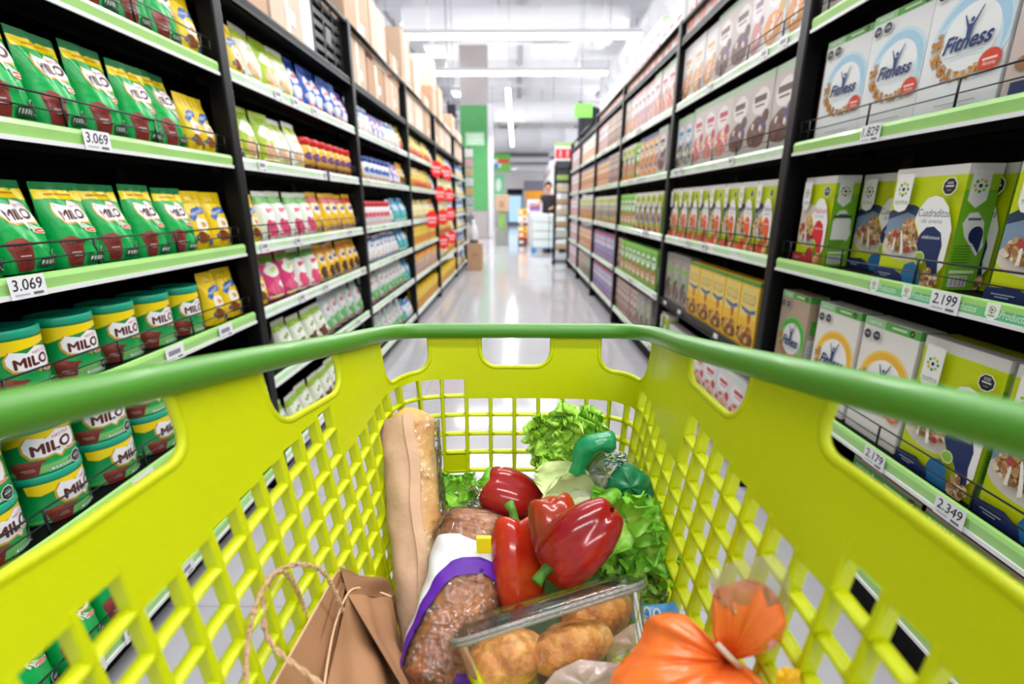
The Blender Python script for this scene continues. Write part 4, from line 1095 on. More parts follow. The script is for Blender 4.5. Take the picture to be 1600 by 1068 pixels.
for i_, (kk, yy) in enumerate((('fitg', 1.755), ('fity', 1.51), ('fity', 1.29), ('cuad_t', 1.065), ('cuad_t', .835), ('cuad_t', .605))):
    put_item(kk, 1, yy, LV[1][4] - .0052, label_for(kk, 1, 0, 4, i_), xin=.03)
for i_, yy in enumerate((1.195, .93, .67)):
    put_item('carton', 1, yy, LV[1][5] - .0052, label_for('carton', 1, 0, 5, i_), xin=.03)
# right bays 2..6
row(1, 1, 0, [('rose', 3), ('whbox', 5)])
row(1, 1, 1, [('whor', 3), ('choc', 2), ('pinkish', 1), ('whor', 2)])
row(1, 1, 2, [('greyblue', 2), ('rose', 3), ('choc', 3)])
row(1, 1, 3, [('limeor', 8)])
row(1, 1, 4, [('greenlab', 3), ('gold', 5)])
row(1, 1, 5, [('limewh', 1), ('whbox', 7)])
row(1, 2, 0, [('rose', 6), ('whbox', 3)])
row(1, 2, 1, [('whor', 2), ('pinkish', 5), ('rose', 4)])
row(1, 2, 2, [('limeor', 3), ('greengr', 1), ('orbx', 4), ('choc', 2)])
row(1, 2, 3, [('greengr', 4), ('limewh', 6)])
row(1, 2, 4, [('brownbx', 1), ('greengr', 8)])
row(1, 2, 5, [('brownbx', 7), ('greenlab', 3)])
row(1, 3, 0, [('whbox', 9)])
row(1, 3, 1, [('pinkish', 5), ('brownbx', 6)])
row(1, 3, 2, [('orbx', 6), ('brownbx', 5)])
row(1, 3, 3, [('limewh', 9)])
row(1, 3, 4, [('bluered', 10)])
row(1, 3, 5, [('bluered', 10)])
row(1, 4, 1, [('whor', 8)])
row(1, 4, 2, [('orbx', 10)])
row(1, 4, 3, [('limeor', 9)])
row(1, 4, 4, [('orbx', 11)])
row(1, 4, 5, [('brownbx', 5), ('greenlab', 5)])
for li in (1, 2, 3, 4, 5): row(1, 5, li, [('pinkish', 10)])
# round red sale signs on the fifth left rack
m_red = mat('e8202a', 0.4, coat=.2, name='red_sign')
def sale(px, py, label):
    p = PX(px, py, -.985)
    mb = MB(); mb.lathe([(-.002, 0), (-.002, .1), (.002, .1), (.002, 0)], m_red, n=28, fn=lambda v: Vector((v.z, v.x, v.y)), smooth=False)
    mb.box((-.045, -.01, .06), (.0, .01, .07), m_post)
    Art().rect(-.07, .005, .07, .03, 'f6c8c8').rect(-.06, -.04, .06, -.015, 'f4b8b8').put(mb, lambda x, z, o: (.0024 + o, x, z))
    o = mb.build('sale_sign'); o.location = p; o.rotation_euler = (0, 0, -.6)
    tag(o, label, 'sign', 'round red sale signs')
for px, py, lb in ((682, 264, 'upper left one of the topmost pair'), (698, 270, 'right one of the topmost pair'), (688, 303, 'left one of the second pair'), (702, 305, 'right one of the second pair'),
                   (675, 343, 'single one farther forward on the fourth rack'), (692, 339, 'left one of the third pair'), (704, 334, 'right one of the third pair'), (693, 377, 'left one of the lowest pair'), (706, 370, 'right one of the lowest pair')):
    sale(px, py, 'round red sale sign on the left shelves, ' + lb)

# cartons on top of the left racks
m_tan = [mat(c, 0.75, var=(12, .05), name='cardboard_' + c) for c in ('c8a78c', 'd2b59c', 'bf9878', 'dcc4b0', 'e0ccbc')]
def carton(side, y0, y1, z0, z1, xa, xb, mi, label, name='cardboard_carton'):
    mb = MB(); m = m_tan[mi]
    x0, x1 = side * xa, side * xb
    yc, xc = (y0 + y1) / 2, (x0 + x1) / 2
    mb.bbox((x0 - xc, y0 - yc, 0), (x1 - xc, y1 - yc, z1 - z0), m, .004)
    f = x0 - xc
    mb.box((f, -.02, (z1 - z0) * .0 + .004), (f - side * .0012, .02, z1 - z0 - .004), mat('d8c8a0', 0.3, name='packing_tape'))
    a = Art().rect(-.08, .06, .02, .12, 'ece4dc').rect(-.07, .1, .0, .106, '8a8078').rect(-.07, .08, -.02, .086, '8a8078')
    a.put(mb, lambda x, z, o: (f - side * (.0015 + o), x + (y1 - y0) * .18, z), base=.001)
    o = mb.build(name); o.location = (xc, yc, z0)
    tag(o, label, 'carton', 'cartons on top of the left racks')
CT = [(1.95, 2.33, 1.95, 2.3, 0), (2.36, 2.68, 1.95, 2.42, 3), (2.35, 2.66, 2.425, 2.75, 1), (3.36, 3.74, 1.95, 2.24, 1), (3.36, 3.9, 2.245, 2.75, 0), (3.77, 4.2, 1.95, 2.2, 2), (3.93, 4.35, 2.205, 2.62, 3), (4.24, 4.7, 1.95, 2.2, 1),
      (4.45, 4.75, 2.205, 2.42, 0), (4.9, 5.35, 1.95, 2.33, 3), (4.92, 5.3, 2.335, 2.74, 1), (5.4, 5.85, 1.95, 2.3, 4), (5.45, 5.8, 2.305, 2.62, 4), (5.9, 6.34, 1.95, 2.4, 0), (6.5, 6.95, 1.95, 2.6, 2), (7.0, 7.5, 1.95, 2.28, 3),
      (7.02, 7.45, 2.285, 2.72, 0), (7.6, 8.2, 1.95, 2.35, 4), (8.36, 8.9, 1.95, 2.3, 1), (8.4, 8.85, 2.305, 2.6, 0), (9.0, 9.8, 1.95, 2.45, 3), (6.52, 6.9, 2.605, 2.95, 3), (3.4, 3.85, 2.755, 3.1, 3), (2.0, 2.34, 2.305, 2.7, 0), (2.4, 2.66, 2.755, 3.0, 0)]
shade = ['tan', 'light tan', 'brown', 'pale', 'pale pinkish']
for i_, (a_, b_, z0, z1, mi) in enumerate(CT):
    bay = max(k for k in range(6) if YP[-1][k] <= a_)
    lev = 'on the top board' if z0 < 2 else ('stacked second' if z0 < 2.5 else 'stacked highest')
    same = [c for c in CT if max(k for k in range(6) if YP[-1][k] <= c[0]) == bay and (c[2] < 2) == (z0 < 2) and (c[2] > 2.5) == (z0 > 2.5)]
    n_ = sorted(same, key=lambda c: c[0]).index(CT[i_])
    carton(-1, a_, b_, z0 - (.003 if z0 < 2 else 0), z1, 1.058, 1.42, mi, '%s carton %s, %s from near post of %s left rack' % (shade[mi], lev, ORD[n_], BAYN[bay]))
# white carton and black crates near the second post
mb = MB(); mb.bbox((-.17, -.07, 0), (.17, .07, .33), mat('dcdce2', 0.5, name='white_board'), .004); o = mb.build('white_carton'); o.location = (-1.235, 2.765, 1.947)
tag(o, 'white carton on the top board between tan cartons and the black crate', 'carton')
for yy, w_, lb in ((3.06, .22, 'black ventilated plastic crate on the second left rack top beside the white carton'), (None, 0, '')):
    if yy is None: continue
    mb = MB(); mc = mat('1c1c20', 0.5, name='black_crate')
    for k in range(6): mb.bbox((-.17, -w_ + .01, k * .055), (.17, w_ - .01, k * .055 + .03), mc, .003)
    for y_ in (-w_ + .004, -w_ / 3, w_ / 3, w_ - .02):
        mb.box((.16, y_, 0), (.172, y_ + .012, .32), mc)
    Art().rect(-.05, .12, .03, .2, '5a5a62').put(mb, lambda x, z, o_: (.174 + o_, x, z))
    o = mb.build('plastic_crate'); o.location = (-1.235, yy, 1.947); tag(o, lb, 'crate')
# ================================================================== FAR END OF THE AISLE
def simple(name, label, cat, group=None):
    return lambda mb, loc: tag((lambda o: (setattr(o, 'location', loc), o)[1])(mb.build(name)), label, cat, group)
# carton on the floor at the end of the left racks, white bottle on it
mb = MB(); mb.bbox((-.14, -.16, 0), (.14, .16, .5), m_tan[2], .005); mb.box((-.141, -.02, .01), (.141, .02, .503), mat('a87c58', .5, name='brown_tape'))
mb.box((-.05, -.163, .25), (.06, -.16, .33), mat('a5805f', .6))
simple('cardboard_carton', 'brown cardboard carton standing on the floor at the end of the left racks', 'carton')(mb, (-.83, 9.72, 0)) if False else None
o = mb.build('cardboard_carton'); o.location = (-.80, 9.3, 0); tag(o, 'brown cardboard carton standing on the floor at the end of the left racks', 'carton')
mb = MB(); wb = mat('e4e4ea', .35, coat=.3, name='white_plastic')
mb.lathe([(0, 0), (0, .07), (.01, .08), (.2, .08), (.3, .06), (.36, .03), (.38, .028)], wb, n=18); r_ = mb.build('detergent_bottle'); r_.location = (-.82, 9.3, .503)
tag(r_, 'white plastic bottle with dark foot on the brown floor carton', 'bottle')
mb = MB(); mb.lathe([(-.002, .081), (.05, .083), (.055, .08)], mat('22242c', .5, name='dark_band'), n=18); mb.build('foot_band', r_)
mb = MB(); mb.lathe([(.37, .032), (.42, .032), (.42, 0)], wb, n=14); mb.build('cap', r_)
# end display strip beside the left racks
e = tag(empty('clip_strip', (-.95, 10.15, 0)), 'narrow hanging strip of small packets at the end of the left racks', 'display strip')
mb = MB(); mb.box((-.01, -.01, .9), (.01, .01, 2.3), m_post); mb.box((-.2, -.2, 0), (.1, .1, .03), m_post); mb.box((-.01, -.01, 0), (.01, .01, .9), m_post); mb.build('pole', e)
cc = ['d8d6da', 'c8a0aa', 'c0aa8a', 'd0d0d8', 'd0a878', 'b8c0c8', 'c8c4c0', '8a8a90']
for k in range(8):
    mb = MB(); mb.bbox((-.09, -.05, 2.1 - k * .18), (.07, -.02, 2.25 - k * .18), ink(cc[k]), .008); mb.build('packet', e)
# hanging black aisle boards
def board(px0, py0, px1, py1, Y, label, wedge=0):
    a, b = PY(px0, py0, Y), PY(px1, py1, Y); mb = MB()
    x0, x1, z0, z1 = min(a.x, b.x), max(a.x, b.x), min(a.z, b.z), max(a.z, b.z)
    vs = [(x0, Y, z0), (x1, Y, z0), (x1, Y, z1 - wedge), (x0, Y, z1), (x0, Y + .08, z0), (x1, Y + .08, z0), (x1, Y + .08, z1 - wedge), (x0, Y + .08, z1)]
    mb.add(vs, [(0, 1, 2, 3), (4, 7, 6, 5), (0, 4, 5, 1), (3, 2, 6, 7), (0, 3, 7, 4), (1, 5, 6, 2)], mat('2c2d38', .5, name='dark_board'))
    for x in (x0 + .05, x1 - .05): mb.tube([(x, Y + .04, z1 - wedge - .1), (x, Y + .04, 6.34)], .01, m_cb, n=5)
    return tag(mb.build('aisle_board'), label, 'sign', 'dark boards hanging over the aisle ends')
board(698, 163, 713, 214, 14, 'dark board hanging over the far end of the left racks')
board(905, 158, 948, 222, 14, 'dark slanted board hanging over the far end of the right racks', .25)
# small green sign on the right racks
mb = MB(); p = PX(926, 194, 1.03); mb.bbox((-.15, -.008, -.1), (.15, .008, .12), mat('6fc04a', .5, name='green_sign'), .003); mb.box((-.01, -.005, -.45), (.01, .005, -.1), m_post)
o = mb.build('shelf_sign'); o.location = (1.12, 8.9, 2.72); tag(o, 'small bright green sign standing on top of the far right racks', 'sign')
# end rack with small tan boxes
e = tag(empty('end_rack', (.9, 10.0, 0)), 'tall narrow black rack with small tan boxes at the end of the right racks', 'rack')
mb = MB()
for x in (-.15, .13):
    for y in (-.14, .14): mb.box((x - .012, y - .012, 0), (x + .012, y + .012, 1.95), m_post)
for k in range(9): mb.box((-.15, -.15, .1 + k * .22), (.13, .15, .115 + k * .22), m_post)
mb.build('frame', e)
for k in range(8):
    mb = MB(); mb.bbox((-.11, -.13, .116 + k * .22), (.1, .1, .116 + k * .22 + (.12, .09, .14, .1)[k % 4]), ink(['dfe6ea', 'd8bc98', 'cfd6cc', 'c8a880', 'd8c8a8', 'c9a87a', 'd8d0b0', 'a8c86a'][k]), .004)
    o = mb.build('small_box'); o.location = (.9, 10.0, 0); tag(o, 'small box %s on the narrow black end rack' % ['at the very bottom, pale', 'second from the floor, tan', 'third from the floor, grey', 'fourth from the floor, brown', 'fifth from the floor, cream', 'sixth from the floor, tan', 'seventh from the floor, pale', 'highest, lime green'][k], 'box', 'small boxes on the end rack')
# red and white sign above a dark box
e = tag(empty('promo_sign', (.98, 10.4, 0)), 'white promotional sign with red panel above the narrow end rack', 'sign')
mb = MB(); mb.bbox((-.22, 0, 2.05), (.15, .03, 2.4), mat('eceaee', .5, name='white_card'), .004)
for x in (-.18, .2): mb.box((x, .005, 0), (x + .02, .025, 2.1), m_post)
mb.box((-.24, -.06, 0), (.27, .12, .02), m_post)
mb.build('card', e)
mb = MB(); Art().rect(-.2, 2.1, .12, 2.28, 'e0303e').rect(-.12, 2.13, -.09, 2.25, 'f6d8dc').rect(.02, 2.13, .05, 2.25, 'f6d8dc').rect(-.22, 2.34, .15, 2.4, 'a8d870').put(mb, lambda x, z, o_: (x, -.001 - o_ * 4, z)); mb.build('red_panel', e)
mb = MB(); mb.bbox((-.2, -.1, 1.62), (.24, .14, 2.05), mat('3c3c42', .6, name='dark_bin'), .01); mb.build('holder', e)
# water packs on a blue pallet
blue = mat('2a78b8', .5, name='pallet_blue')
px_, py_ = .74, 12.95
e = tag(empty('pallet', (px_, py_, 0)), 'blue plastic pallet on the floor under white water packs', 'pallet')
mb = MB()
for k in range(5): mb.box((-.36, -.4 + k * .17, .11), (.5, -.28 + k * .17, .13), blue)
mb.build('deck', e)
for x in (-.36, .02, .4):
    mb = MB(); mb.box((x, -.4, 0), (x + .1, .4, .11), blue if x < 0 else m_post); mb.build('runner', e)
wp = mat('dbe6e4', .25, coat=.5, bump=(20, .6), name='shrink_wrap')
for j in range(4):
    for i in range(2):
        for l in range(2):
            mb = MB(); mb.bbox((-.2, -.19, 0), (.2, .19, .2), wp, .02)
            for q in range(3):
                mb.lathe([(.2, .05), (.205, .045), (.21, .02)], wp, n=10, c=(-.12 + q * .12, -.1, 0)); mb.lathe([(.2, .05), (.205, .045), (.21, .02)], wp, n=10, c=(-.12 + q * .12, .08, 0))
            o = mb.build('water_pack'); o.location = (px_ - .13 + i * .41, py_ - .2 + l * .4, .131 + j * .212)
            tag(o, 'white shrink wrapped water pack, %s layer up, %s %s on the blue pallet' % (ORD[j], 'front' if l == 0 else 'rear', 'left' if i == 0 else 'right'), 'water pack', 'water packs on the pallet')
# white cabinet and colourful stack
mb = MB(); mb.bbox((-.25, -.3, 0), (.2, .3, 1.0), mat('dadade', .4, name='white_cabinet'), .01)
for k in range(3): mb.box((-.22, -.304, .08 + k * .31), (.17, -.3, .085 + k * .31), mat('a8a8b0', .5))
o = mb.build('low_cabinet'); o.location = (.58, 15.25, 0); tag(o, 'low white cabinet behind the pallet of water packs', 'cabinet')
stack = [('2a2430', .22, 'dark box at the floor'), ('e88a3a', .2, 'orange box second up'), ('e8d04a', .16, 'yellow box third up'), ('6a3a5a', .1, 'purple box fourth up'), ('f0e6d8', .2, 'cream box fifth up'), ('f2c84a', .2, 'yellow box topmost')]
z = 0
for hc, hh, lb in stack:
    mb = MB(); mb.bbox((-.14, -.15, 0), (.14, .15, hh - .004), ink(hc), .006); Art().rect(-.1, hh * .3, .06, hh * .7, 'f0ece0').ell(.05, hh * .5, .04, hh * .25, 'd84a3a').put(mb, lambda x, zz, o_: (x, -.151 - o_, zz))
    o = mb.build('promo_box'); o.location = (.17, 15.0, z); tag(o, lb + ' in the colourful promo stack left of the white cabinet', 'box', 'promo stack boxes'); z += hh
mb = MB(); mb.bbox((-.42, -.2, 0), (.42, .2, 1.35), mat('e2dce6', .5, name='pale_display'), .01); Art().rect(-.35, 1.0, .0, 1.25, '9a6ab0').rect(.05, .9, .35, 1.2, 'e8c84a').rect(-.3, .6, .3, .8, 'f0e8e0').put(mb, lambda x, z, o_: (x, -.201 - o_, z))
o = mb.build('display_stand'); o.location = (.75, 16.3, 0); tag(o, 'pale display stand with purple and yellow prints behind the white cabinet', 'display stand')
# carton tower with green pack
mb = MB(); mb.bbox((-.2, -.2, 0), (.16, .2, .45), mat('8a8f86', .6, name='grey_crate'), .01); o = mb.build('crate'); o.location = (-.46, 15.2, 0); tag(o, 'grey crate on the floor under the tan carton in the middle of the far aisle', 'crate')
mb = MB(); mb.bbox((-.13, -.15, 0), (.1, .15, .55), mat('8a9a6a', .6, name='olive_pack'), .01); Art().rect(-.06, .1, .03, .4, '6ac84a').put(mb, lambda x, z, o_: (x, -.151 - o_, z)); o = mb.build('tall_pack'); o.location = (-.45, 15.2, .452); tag(o, 'olive and green pack between grey crate and tan carton, far aisle', 'pack')
mb = MB(); mb.bbox((-.21, -.2, 0), (.2, .2, .48), m_tan[0], .01); Art().rect(-.1, .1, .06, .3, 'b88a6a').put(mb, lambda x, z, o_: (x, -.201 - o_, z)); o = mb.build('cardboard_carton'); o.location = (-.44, 15.2, 1.005); tag(o, 'tan carton topping the stack in the middle of the far aisle', 'carton')
# hanging green food sign and green banner
Y = 24.0; a, b = PY(767, 240, Y), PY(797, 268, Y)
e = tag(empty('food_sign', ((a.x + b.x) / 2, Y, 0)), 'green hanging sign with white, blue and red picture in the distance', 'sign')
w_, z0, z1 = (b.x - a.x) / 2, b.z, a.z
mb = MB(); mb.bbox((-w_, 0, z0), (w_, .05, z1), mat('5cae3a', .5, name='sign_green'), .01)
for x in (-w_ * .8, w_ * .8): mb.tube([(x, .02, z1), (x, .02, 6.34)], .01, m_cb, n=5)
mb.build('panel', e)
mb = MB(); h_ = z1 - z0; Art().ell(-w_ * .4, z0 + h_ * .45, w_ * .5, h_ * .28, 'dfe8f0').ell(-w_ * .5, z0 + h_ * .3, w_ * .3, h_ * .18, '5a9ad0').rect(-w_ * .3, z0 + h_ * .45, w_ * .9, z0 + h_ * .7, 'd8503a').put(mb, lambda x, z, o_: (x, -.002 - o_ * 5, z)); mb.build('picture', e)
a, b = PY(770, 272, Y + .3), PY(788, 312, Y + .3)
mb = MB(); mb.bbox((a.x, Y + .3, b.z), (b.x, Y + .34, a.z), mat('6fbf8f', .6, name='banner_green'), .01); Art().ell((a.x + b.x) / 2, (a.z + b.z) / 2 + .1, .14, .3, 'e2f0e6').put(mb, lambda x, z, o_: (x, Y + .298 - o_ * 5, z))
mb.box((a.x, Y + .3, 0), (a.x + .03, Y + .34, b.z), m_cb); mb.box((b.x - .03, Y + .3, 0), (b.x, Y + .34, b.z), m_cb)
tag(mb.build('banner'), 'narrow mint green banner with white emblem standing below the food sign', 'banner')
# white overhead frame of the far section
e = tag(empty('overhead_frame', (.05, 27, 0)), 'white horizontal overhead bars of the far checkout section', 'frame')
for k, (za, zb, m) in enumerate(((3.85, 4.05, wb), (3.35, 3.6, wb), (2.95, 3.1, wb), (3.62, 3.83, mat('77727a', .6, name='dusk_panel')))):
    mb = MB(); mb.box((-1.6, -.05 if m is wb else .02, za), (1.7, .03 if m is wb else .05, zb), m); mb.build('crossbar' if m is wb else 'infill_panel', e)
for x in (-1.6, 1.6):
    mb = MB(); mb.box((x, -.06, 0), (x + .1, .06, 4.1), wb); mb.build('upright', e)
# cooler and orange counter
e = tag(empty('cooler', (-.05, 30, 0)), 'tall glass fronted cooler glowing pale blue against the back wall', 'cooler')
mb = MB(); mb.bbox((-.55, 0, 0), (.4, .7, 2.1), mat('5a6068', .5, name='cooler_body'), .02); mb.box((-.55, -.01, 1.8), (.4, 0, 2.1), m_post); mb.build('body', e)
mb = MB(); mb.box((-.45, -.03, .2), (.3, -.005, 1.7), mat('9fc4e0', .3, emit=.5, name='cooler_glow')); mb.build('door', e)
e = tag(empty('counter', (1.2, 30.5, 0)), 'counter with orange lit panel against the back wall', 'counter')
mb = MB(); mb.bbox((-.7, 0, 0), (1.2, .7, 1.5), mat('c8c0c4', .5, name='counter_grey'), .02); mb.build('body', e)
mb = MB(); mb.box((-.7, .0, 1.52), (.7, .1, 2.0), mat('e89a2a', .5, emit=.3, name='orange_panel')); mb.build('sign_panel', e)
mb = MB(); mb.box((-.8, .2, 2.0), (1.2, .4, 2.6), mat('8a8a9c', .6, name='shelf_goods')); mb.build('upper_shelf', e)
# white side units right of centre in the distance
mb = MB()
for k in range(5): mb.bbox((1.35, 20 + k * 1.2, 0), (1.75, 21.1 + k * 1.2, 2.9), mat('d2d0d6', .6, name='pale_unit'), .02)
for k in range(5):
    for q in range(6): mb.box((1.34, 20.1 + k * 1.2, .3 + q * .42), (1.35, 21.0 + k * 1.2, .5 + q * .42), ink(['c8909a', 'b8b0c0', 'd8b0a0', 'a8c0b0', 'e0d0c0', 'c8b8a8'][(q + k) % 6]))
tag(mb.build('far_shelving'), 'pale far shelving run seen end on behind the person', 'shelving')

# ------------------------------------------------------------------ person
skin = mat('c98e6e', .5, sss=.15, name='skin')
def skinmesh(name, chains, m, parent=None, sub=1):
    """chains: list of lists of (x,y,z,r); first point of a later chain may repeat an existing point"""
    vs = []; es = []; rad = []; look = {}
    for ch in chains:
        prev = None
        for (x, y, z, r) in ch:
            k = (round(x, 4), round(y, 4), round(z, 4))
            if k not in look: look[k] = len(vs); vs.append((x, y, z)); rad.append(r)
            if prev is not None and prev != look[k]: es.append((prev, look[k]))
            prev = look[k]
    me = bpy.data.meshes.new(name); me.from_pydata(vs, es, []); me.materials.append(m)
    o = bpy.data.objects.new(name, me); C.objects.link(o)
    md = o.modifiers.new('skin', 'SKIN'); md.use_smooth_shade = True
    for i, r in enumerate(rad):
        d = me.skin_vertices[0].data[i]; d.radius = r if isinstance(r, tuple) else (r, r); d.use_root = (i == 0)
    s = o.modifiers.new('sub', 'SUBSURF'); s.levels = sub; s.render_levels = sub
    if parent: o.parent = parent
    return o
pe = empty('person', (.86, 13.75, 0)); pe.rotation_euler = (0, 0, 0)
tag(pe, 'person in black t-shirt and dark trousers reaching left beside the water packs', 'person')
def hand(w, d, up):
    w = Vector(w); d = Vector(d).normalized(); s = d.cross(Vector(up)).normalized(); out = []
    for k, L in enumerate((.07, .08, .075, .06)):
        b = w + d * .09 + s * (.03 - .02 * k); out.append([tuple(w) + (.022,), tuple(w + d * .05) + ((.03, .02),), tuple(b) + (.009,), tuple(b + d * L * .5 - Vector(up) * .008) + (.008,), tuple(b + d * L - Vector(up) * .03) + (.007,)])
    t = w + d * .03 + s * .035; out.append([tuple(w) + (.022,), tuple(t) + (.011,), tuple(t + d * .05 + s * .015) + (.009,)])
    return out
wl, wr = (-.47, -.12, 1.17), (.1, -.33, 1.12)
body = [[(0, 0, .95, .13), (0, 0, 1.15, .12), (0, 0, 1.35, (.17, .11)), (0, 0, 1.46, .07), (0, -.01, 1.52, .052), (-.01, -.02, 1.6, .085), (-.015, -.025, 1.68, .098), (-.01, -.02, 1.75, .07)],
        [(0, 0, 1.35, .15), (-.17, 0, 1.4, .055), (-.26, -.06, 1.2, .045), wl + (.028,)], [(0, 0, 1.35, .15), (.17, 0, 1.4, .055), (.22, -.08, 1.18, .045), wr + (.028,)],
        [(0, 0, .95, .13), (-.09, 0, .88, .085), (-.1, -.01, .5, .06), (-.1, .02, .1, .04), (-.11, -.12, .035, .035)], [(0, 0, .95, .13), (.09, 0, .88, .085), (.1, -.01, .5, .06), (.1, .02, .1, .04), (.11, -.12, .035, .035)]]
body += hand(wl, (-.9, -.3, -.1), (0, 0, 1)) + hand(wr, (-.5, -.6, -.1), (0, 0, 1))
skinmesh('body', body, skin, pe)
skinmesh('t_shirt', [[(0, 0, .86, (.19, .17)), (0, 0, .98, (.19, .17)), (0, 0, 1.15, (.185, .16)), (0, 0, 1.35, (.2, .14)), (0, 0, 1.46, .085)], [(0, 0, 1.35, .15), (-.17, 0, 1.4, .075), (-.225, -.035, 1.29, .068)], [(0, 0, 1.35, .15), (.17, 0, 1.4, .075), (.2, -.045, 1.28, .068)]], mat('17171b', .8, name='black_cotton'), pe)
skinmesh('trousers', [[(0, 0, .95, (.15, .13)), (-.09, 0, .86, .1), (-.1, -.01, .5, .075), (-.1, .02, .09, .06)], [(0, 0, .95, (.15, .13)), (.09, 0, .86, .1), (.1, -.01, .5, .075), (.1, .02, .09, .06)]], mat('23242c', .85, name='dark_denim'), pe)
mb = MB()
for s in (-1, 1): mb.lathe([(-.05, 0), (-.045, .04), (.0, .052), (.04, .045), (.045, 0)], m_post, n=14, fn=lambda p: Vector((s * .11 + p.x * .9, -.08 + p.z * 2.6, .04 + p.y * .75)))
mb.build('shoes', pe)
mb = MB(); bm = bmesh.new(); bmesh.ops.create_uvsphere(bm, u_segments=18, v_segments=12, radius=.103)
for v in bm.verts:
    if v.co.y < -.02 and v.co.z < .045: v.co *= .85
    v.co.z *= 1.05
mb.bm(bm, mat('1d1613', .8, bump=(200, .6), name='dark_hair'), True, Matrix.Translation((-.012, -.008, 1.705))); bm.free(); mb.build('hair', pe)
mb = MB()
for s in (-1, 1):
    mb.lathe([(-.009, 0), (-.006, .008), (0, .011), (.006, .008), (.009, 0)], mat('2a211c', .3, name='eyes'), n=10, c=(-.015 + s * .034, -.108, 1.655))
mb.tube([(-.015, -.105, 1.66), (-.015, -.13, 1.63), (-.015, -.112, 1.622)], .011, skin); mb.tube([(-.04, -.108, 1.595), (-.015, -.116, 1.592), (.01, -.108, 1.595)], .005, mat('8a4a42', .5, name='lips'))
for s in (-1, 1): mb.tube([(-.015 + s * .095, -.02, 1.68), (-.015 + s * .104, -.01, 1.66), (-.015 + s * .095, -.02, 1.63)], .012, skin)
mb.build('face', pe)
# ================================================================== GROCERIES IN THE CART
paper = mat('cfa88a', .75, var=(14, .06), bump=(22, .5), name='kraft_paper')
paper_d = mat('a87a56', .75, var=(10, .1), bump=(18, .4), name='brown_kraft_paper')
crust = mat('d8a866', .6, var=(9, .1), ramp=((.3, 'b87a3a'), (.5, 'dcac68'), (.68, 'f0d8a8')), bump=(60, .3), name='bread_crust')
crust_d = mat('a8602e', .5, var=(12, .1), ramp=((.3, '8a4818'), (.52, 'a8642c'), (.7, 'bc7c40')), bump=(120, .12), name='dark_crust')
clear = film('clear_film', gloss=.9, op=.02, bump=(55, .9))
def frame_of(a, b, hint=None):
    t = (b - a).normalized(); v = (CAM - (a + b) / 2); n = (v - t * v.dot(t)).normalized(); s = t.cross(n)
    return t, s, n
# --- baguette in a paper sleeve
A = PD(639, 648, .748); B = PD(674, 1075, .585)
t, s, n = frame_of(A, B); s = -s if s.x < 0 else s
L = (B - A).length
org = (A + B) / 2
def sleeve_pt(u, th, extra=0.0, rr=random.Random(1)):
    v = u * L
    wv = (.044 - .014 * u ** 1.5) + .0012 * math.sin(u * 19) * math.sin(th * 2 + 1) + .0009 * math.sin(u * 41 + th * 3)
    dv = wv * .72 + .002 * math.sin(u * 17 + th * 4)
    # flat folded front crease near the lower end
    return A + t * v + s * (math.cos(th) * (wv + extra)) + n * (math.sin(th) * (dv + extra)) - org
e = empty('baguette_packet', org); tag(e, 'long baguette in a kraft paper sleeve with clear window leaning at the left front corner', 'bread')
mb = MB(); rows = []
for j in range(30):
    u = .03 + .95 * j / 29
    rows.append([sleeve_pt(u, math.radians(86 + 240 * k / 26)) for k in range(27)])
mb.grid(rows, paper)
# fold over of the paper edge and the torn top
rows = []
for j in range(24):
    u = .03 + .95 * j / 23; a0 = 80 + 3 * math.sin(u * 19)
    rows.append([sleeve_pt(u, math.radians(a0 + 9 * k), .0015 + .0012 * k) for k in range(3)])
mb.grid(rows, paper); mb.build('paper_sleeve', e)
mb = MB(); rows = []
for j in range(30):
    u = .03 + .95 * j / 29
    rows.append([sleeve_pt(u, math.radians(-40 + 126 * k / 12), .0008) for k in range(13)])
mb.grid(rows, clear); mb.build('clear_window', e)
mb = MB(); rows = []
for j in range(34):
    u = -.03 + .98 * j / 33
    q = math.sqrt(max(0, min(1, (u + .035) / .07))) * math.sqrt(max(0.02, min(1, (.97 - u) / .06)))
    sc_ = .9 + .05 * math.sin(u * 30)
    row = []
    for k in range(24):
        th = 2 * math.pi * k / 24; p = sleeve_pt(max(u, 0), th, -.004) + t * ((u - max(u, 0)) * L)
        c = sleeve_pt(max(u, 0), 0) * .5 + sleeve_pt(max(u, 0), math.pi) * .5 + t * ((u - max(u, 0)) * L)
        row.append(c + (p - c) * q * sc_)
    rows.append(row)
mb.grid(rows, crust, closed=True); mb.build('baguette', e)

# --- brown kraft carrier bag with twisted handles
e = empty('paper_carrier_bag', PD(545, 1080, .45)); OB = Vector(e.location)
tag(e, 'brown kraft paper carrier bag with twisted paper handles at the bottom left of the cart', 'paper bag')
def q(px, py, D): return PD(px, py, D) - OB
def quadgrid(mb, c00, c10, c11, c01, m, nu=14, nv=14, amp=.003, seed=0, sag=0):
    r = random.Random(seed); ph = [r.uniform(0, 6) for _ in range(6)]
    nn = (c10 - c00).cross(c01 - c00).normalized(); rows = []
    for j in range(nv + 1):
        v = j / nv; row = []
        for i in range(nu + 1):
            u = i / nu
            p = c00.lerp(c10, u).lerp(c01.lerp(c11, u), v)
            w_ = math.sin(math.pi * u) * (.4 + .6 * math.sin(math.pi * v))
            row.append(p + nn * (w_ * (amp * (math.sin(9 * u + 5 * v + ph[0]) + .7 * math.sin(4 * u - 11 * v + ph[1]) + .8 * abs(math.sin(6 * u + 3 * v + ph[2]))) + sag * math.sin(math.pi * v))))
        rows.append(row)
    mb.grid(rows, m)
LF, LN = q(531, 884, .555), q(418, 1085, .40)
RF, RN = q(600, 950, .575), q(500, 1110, .43)
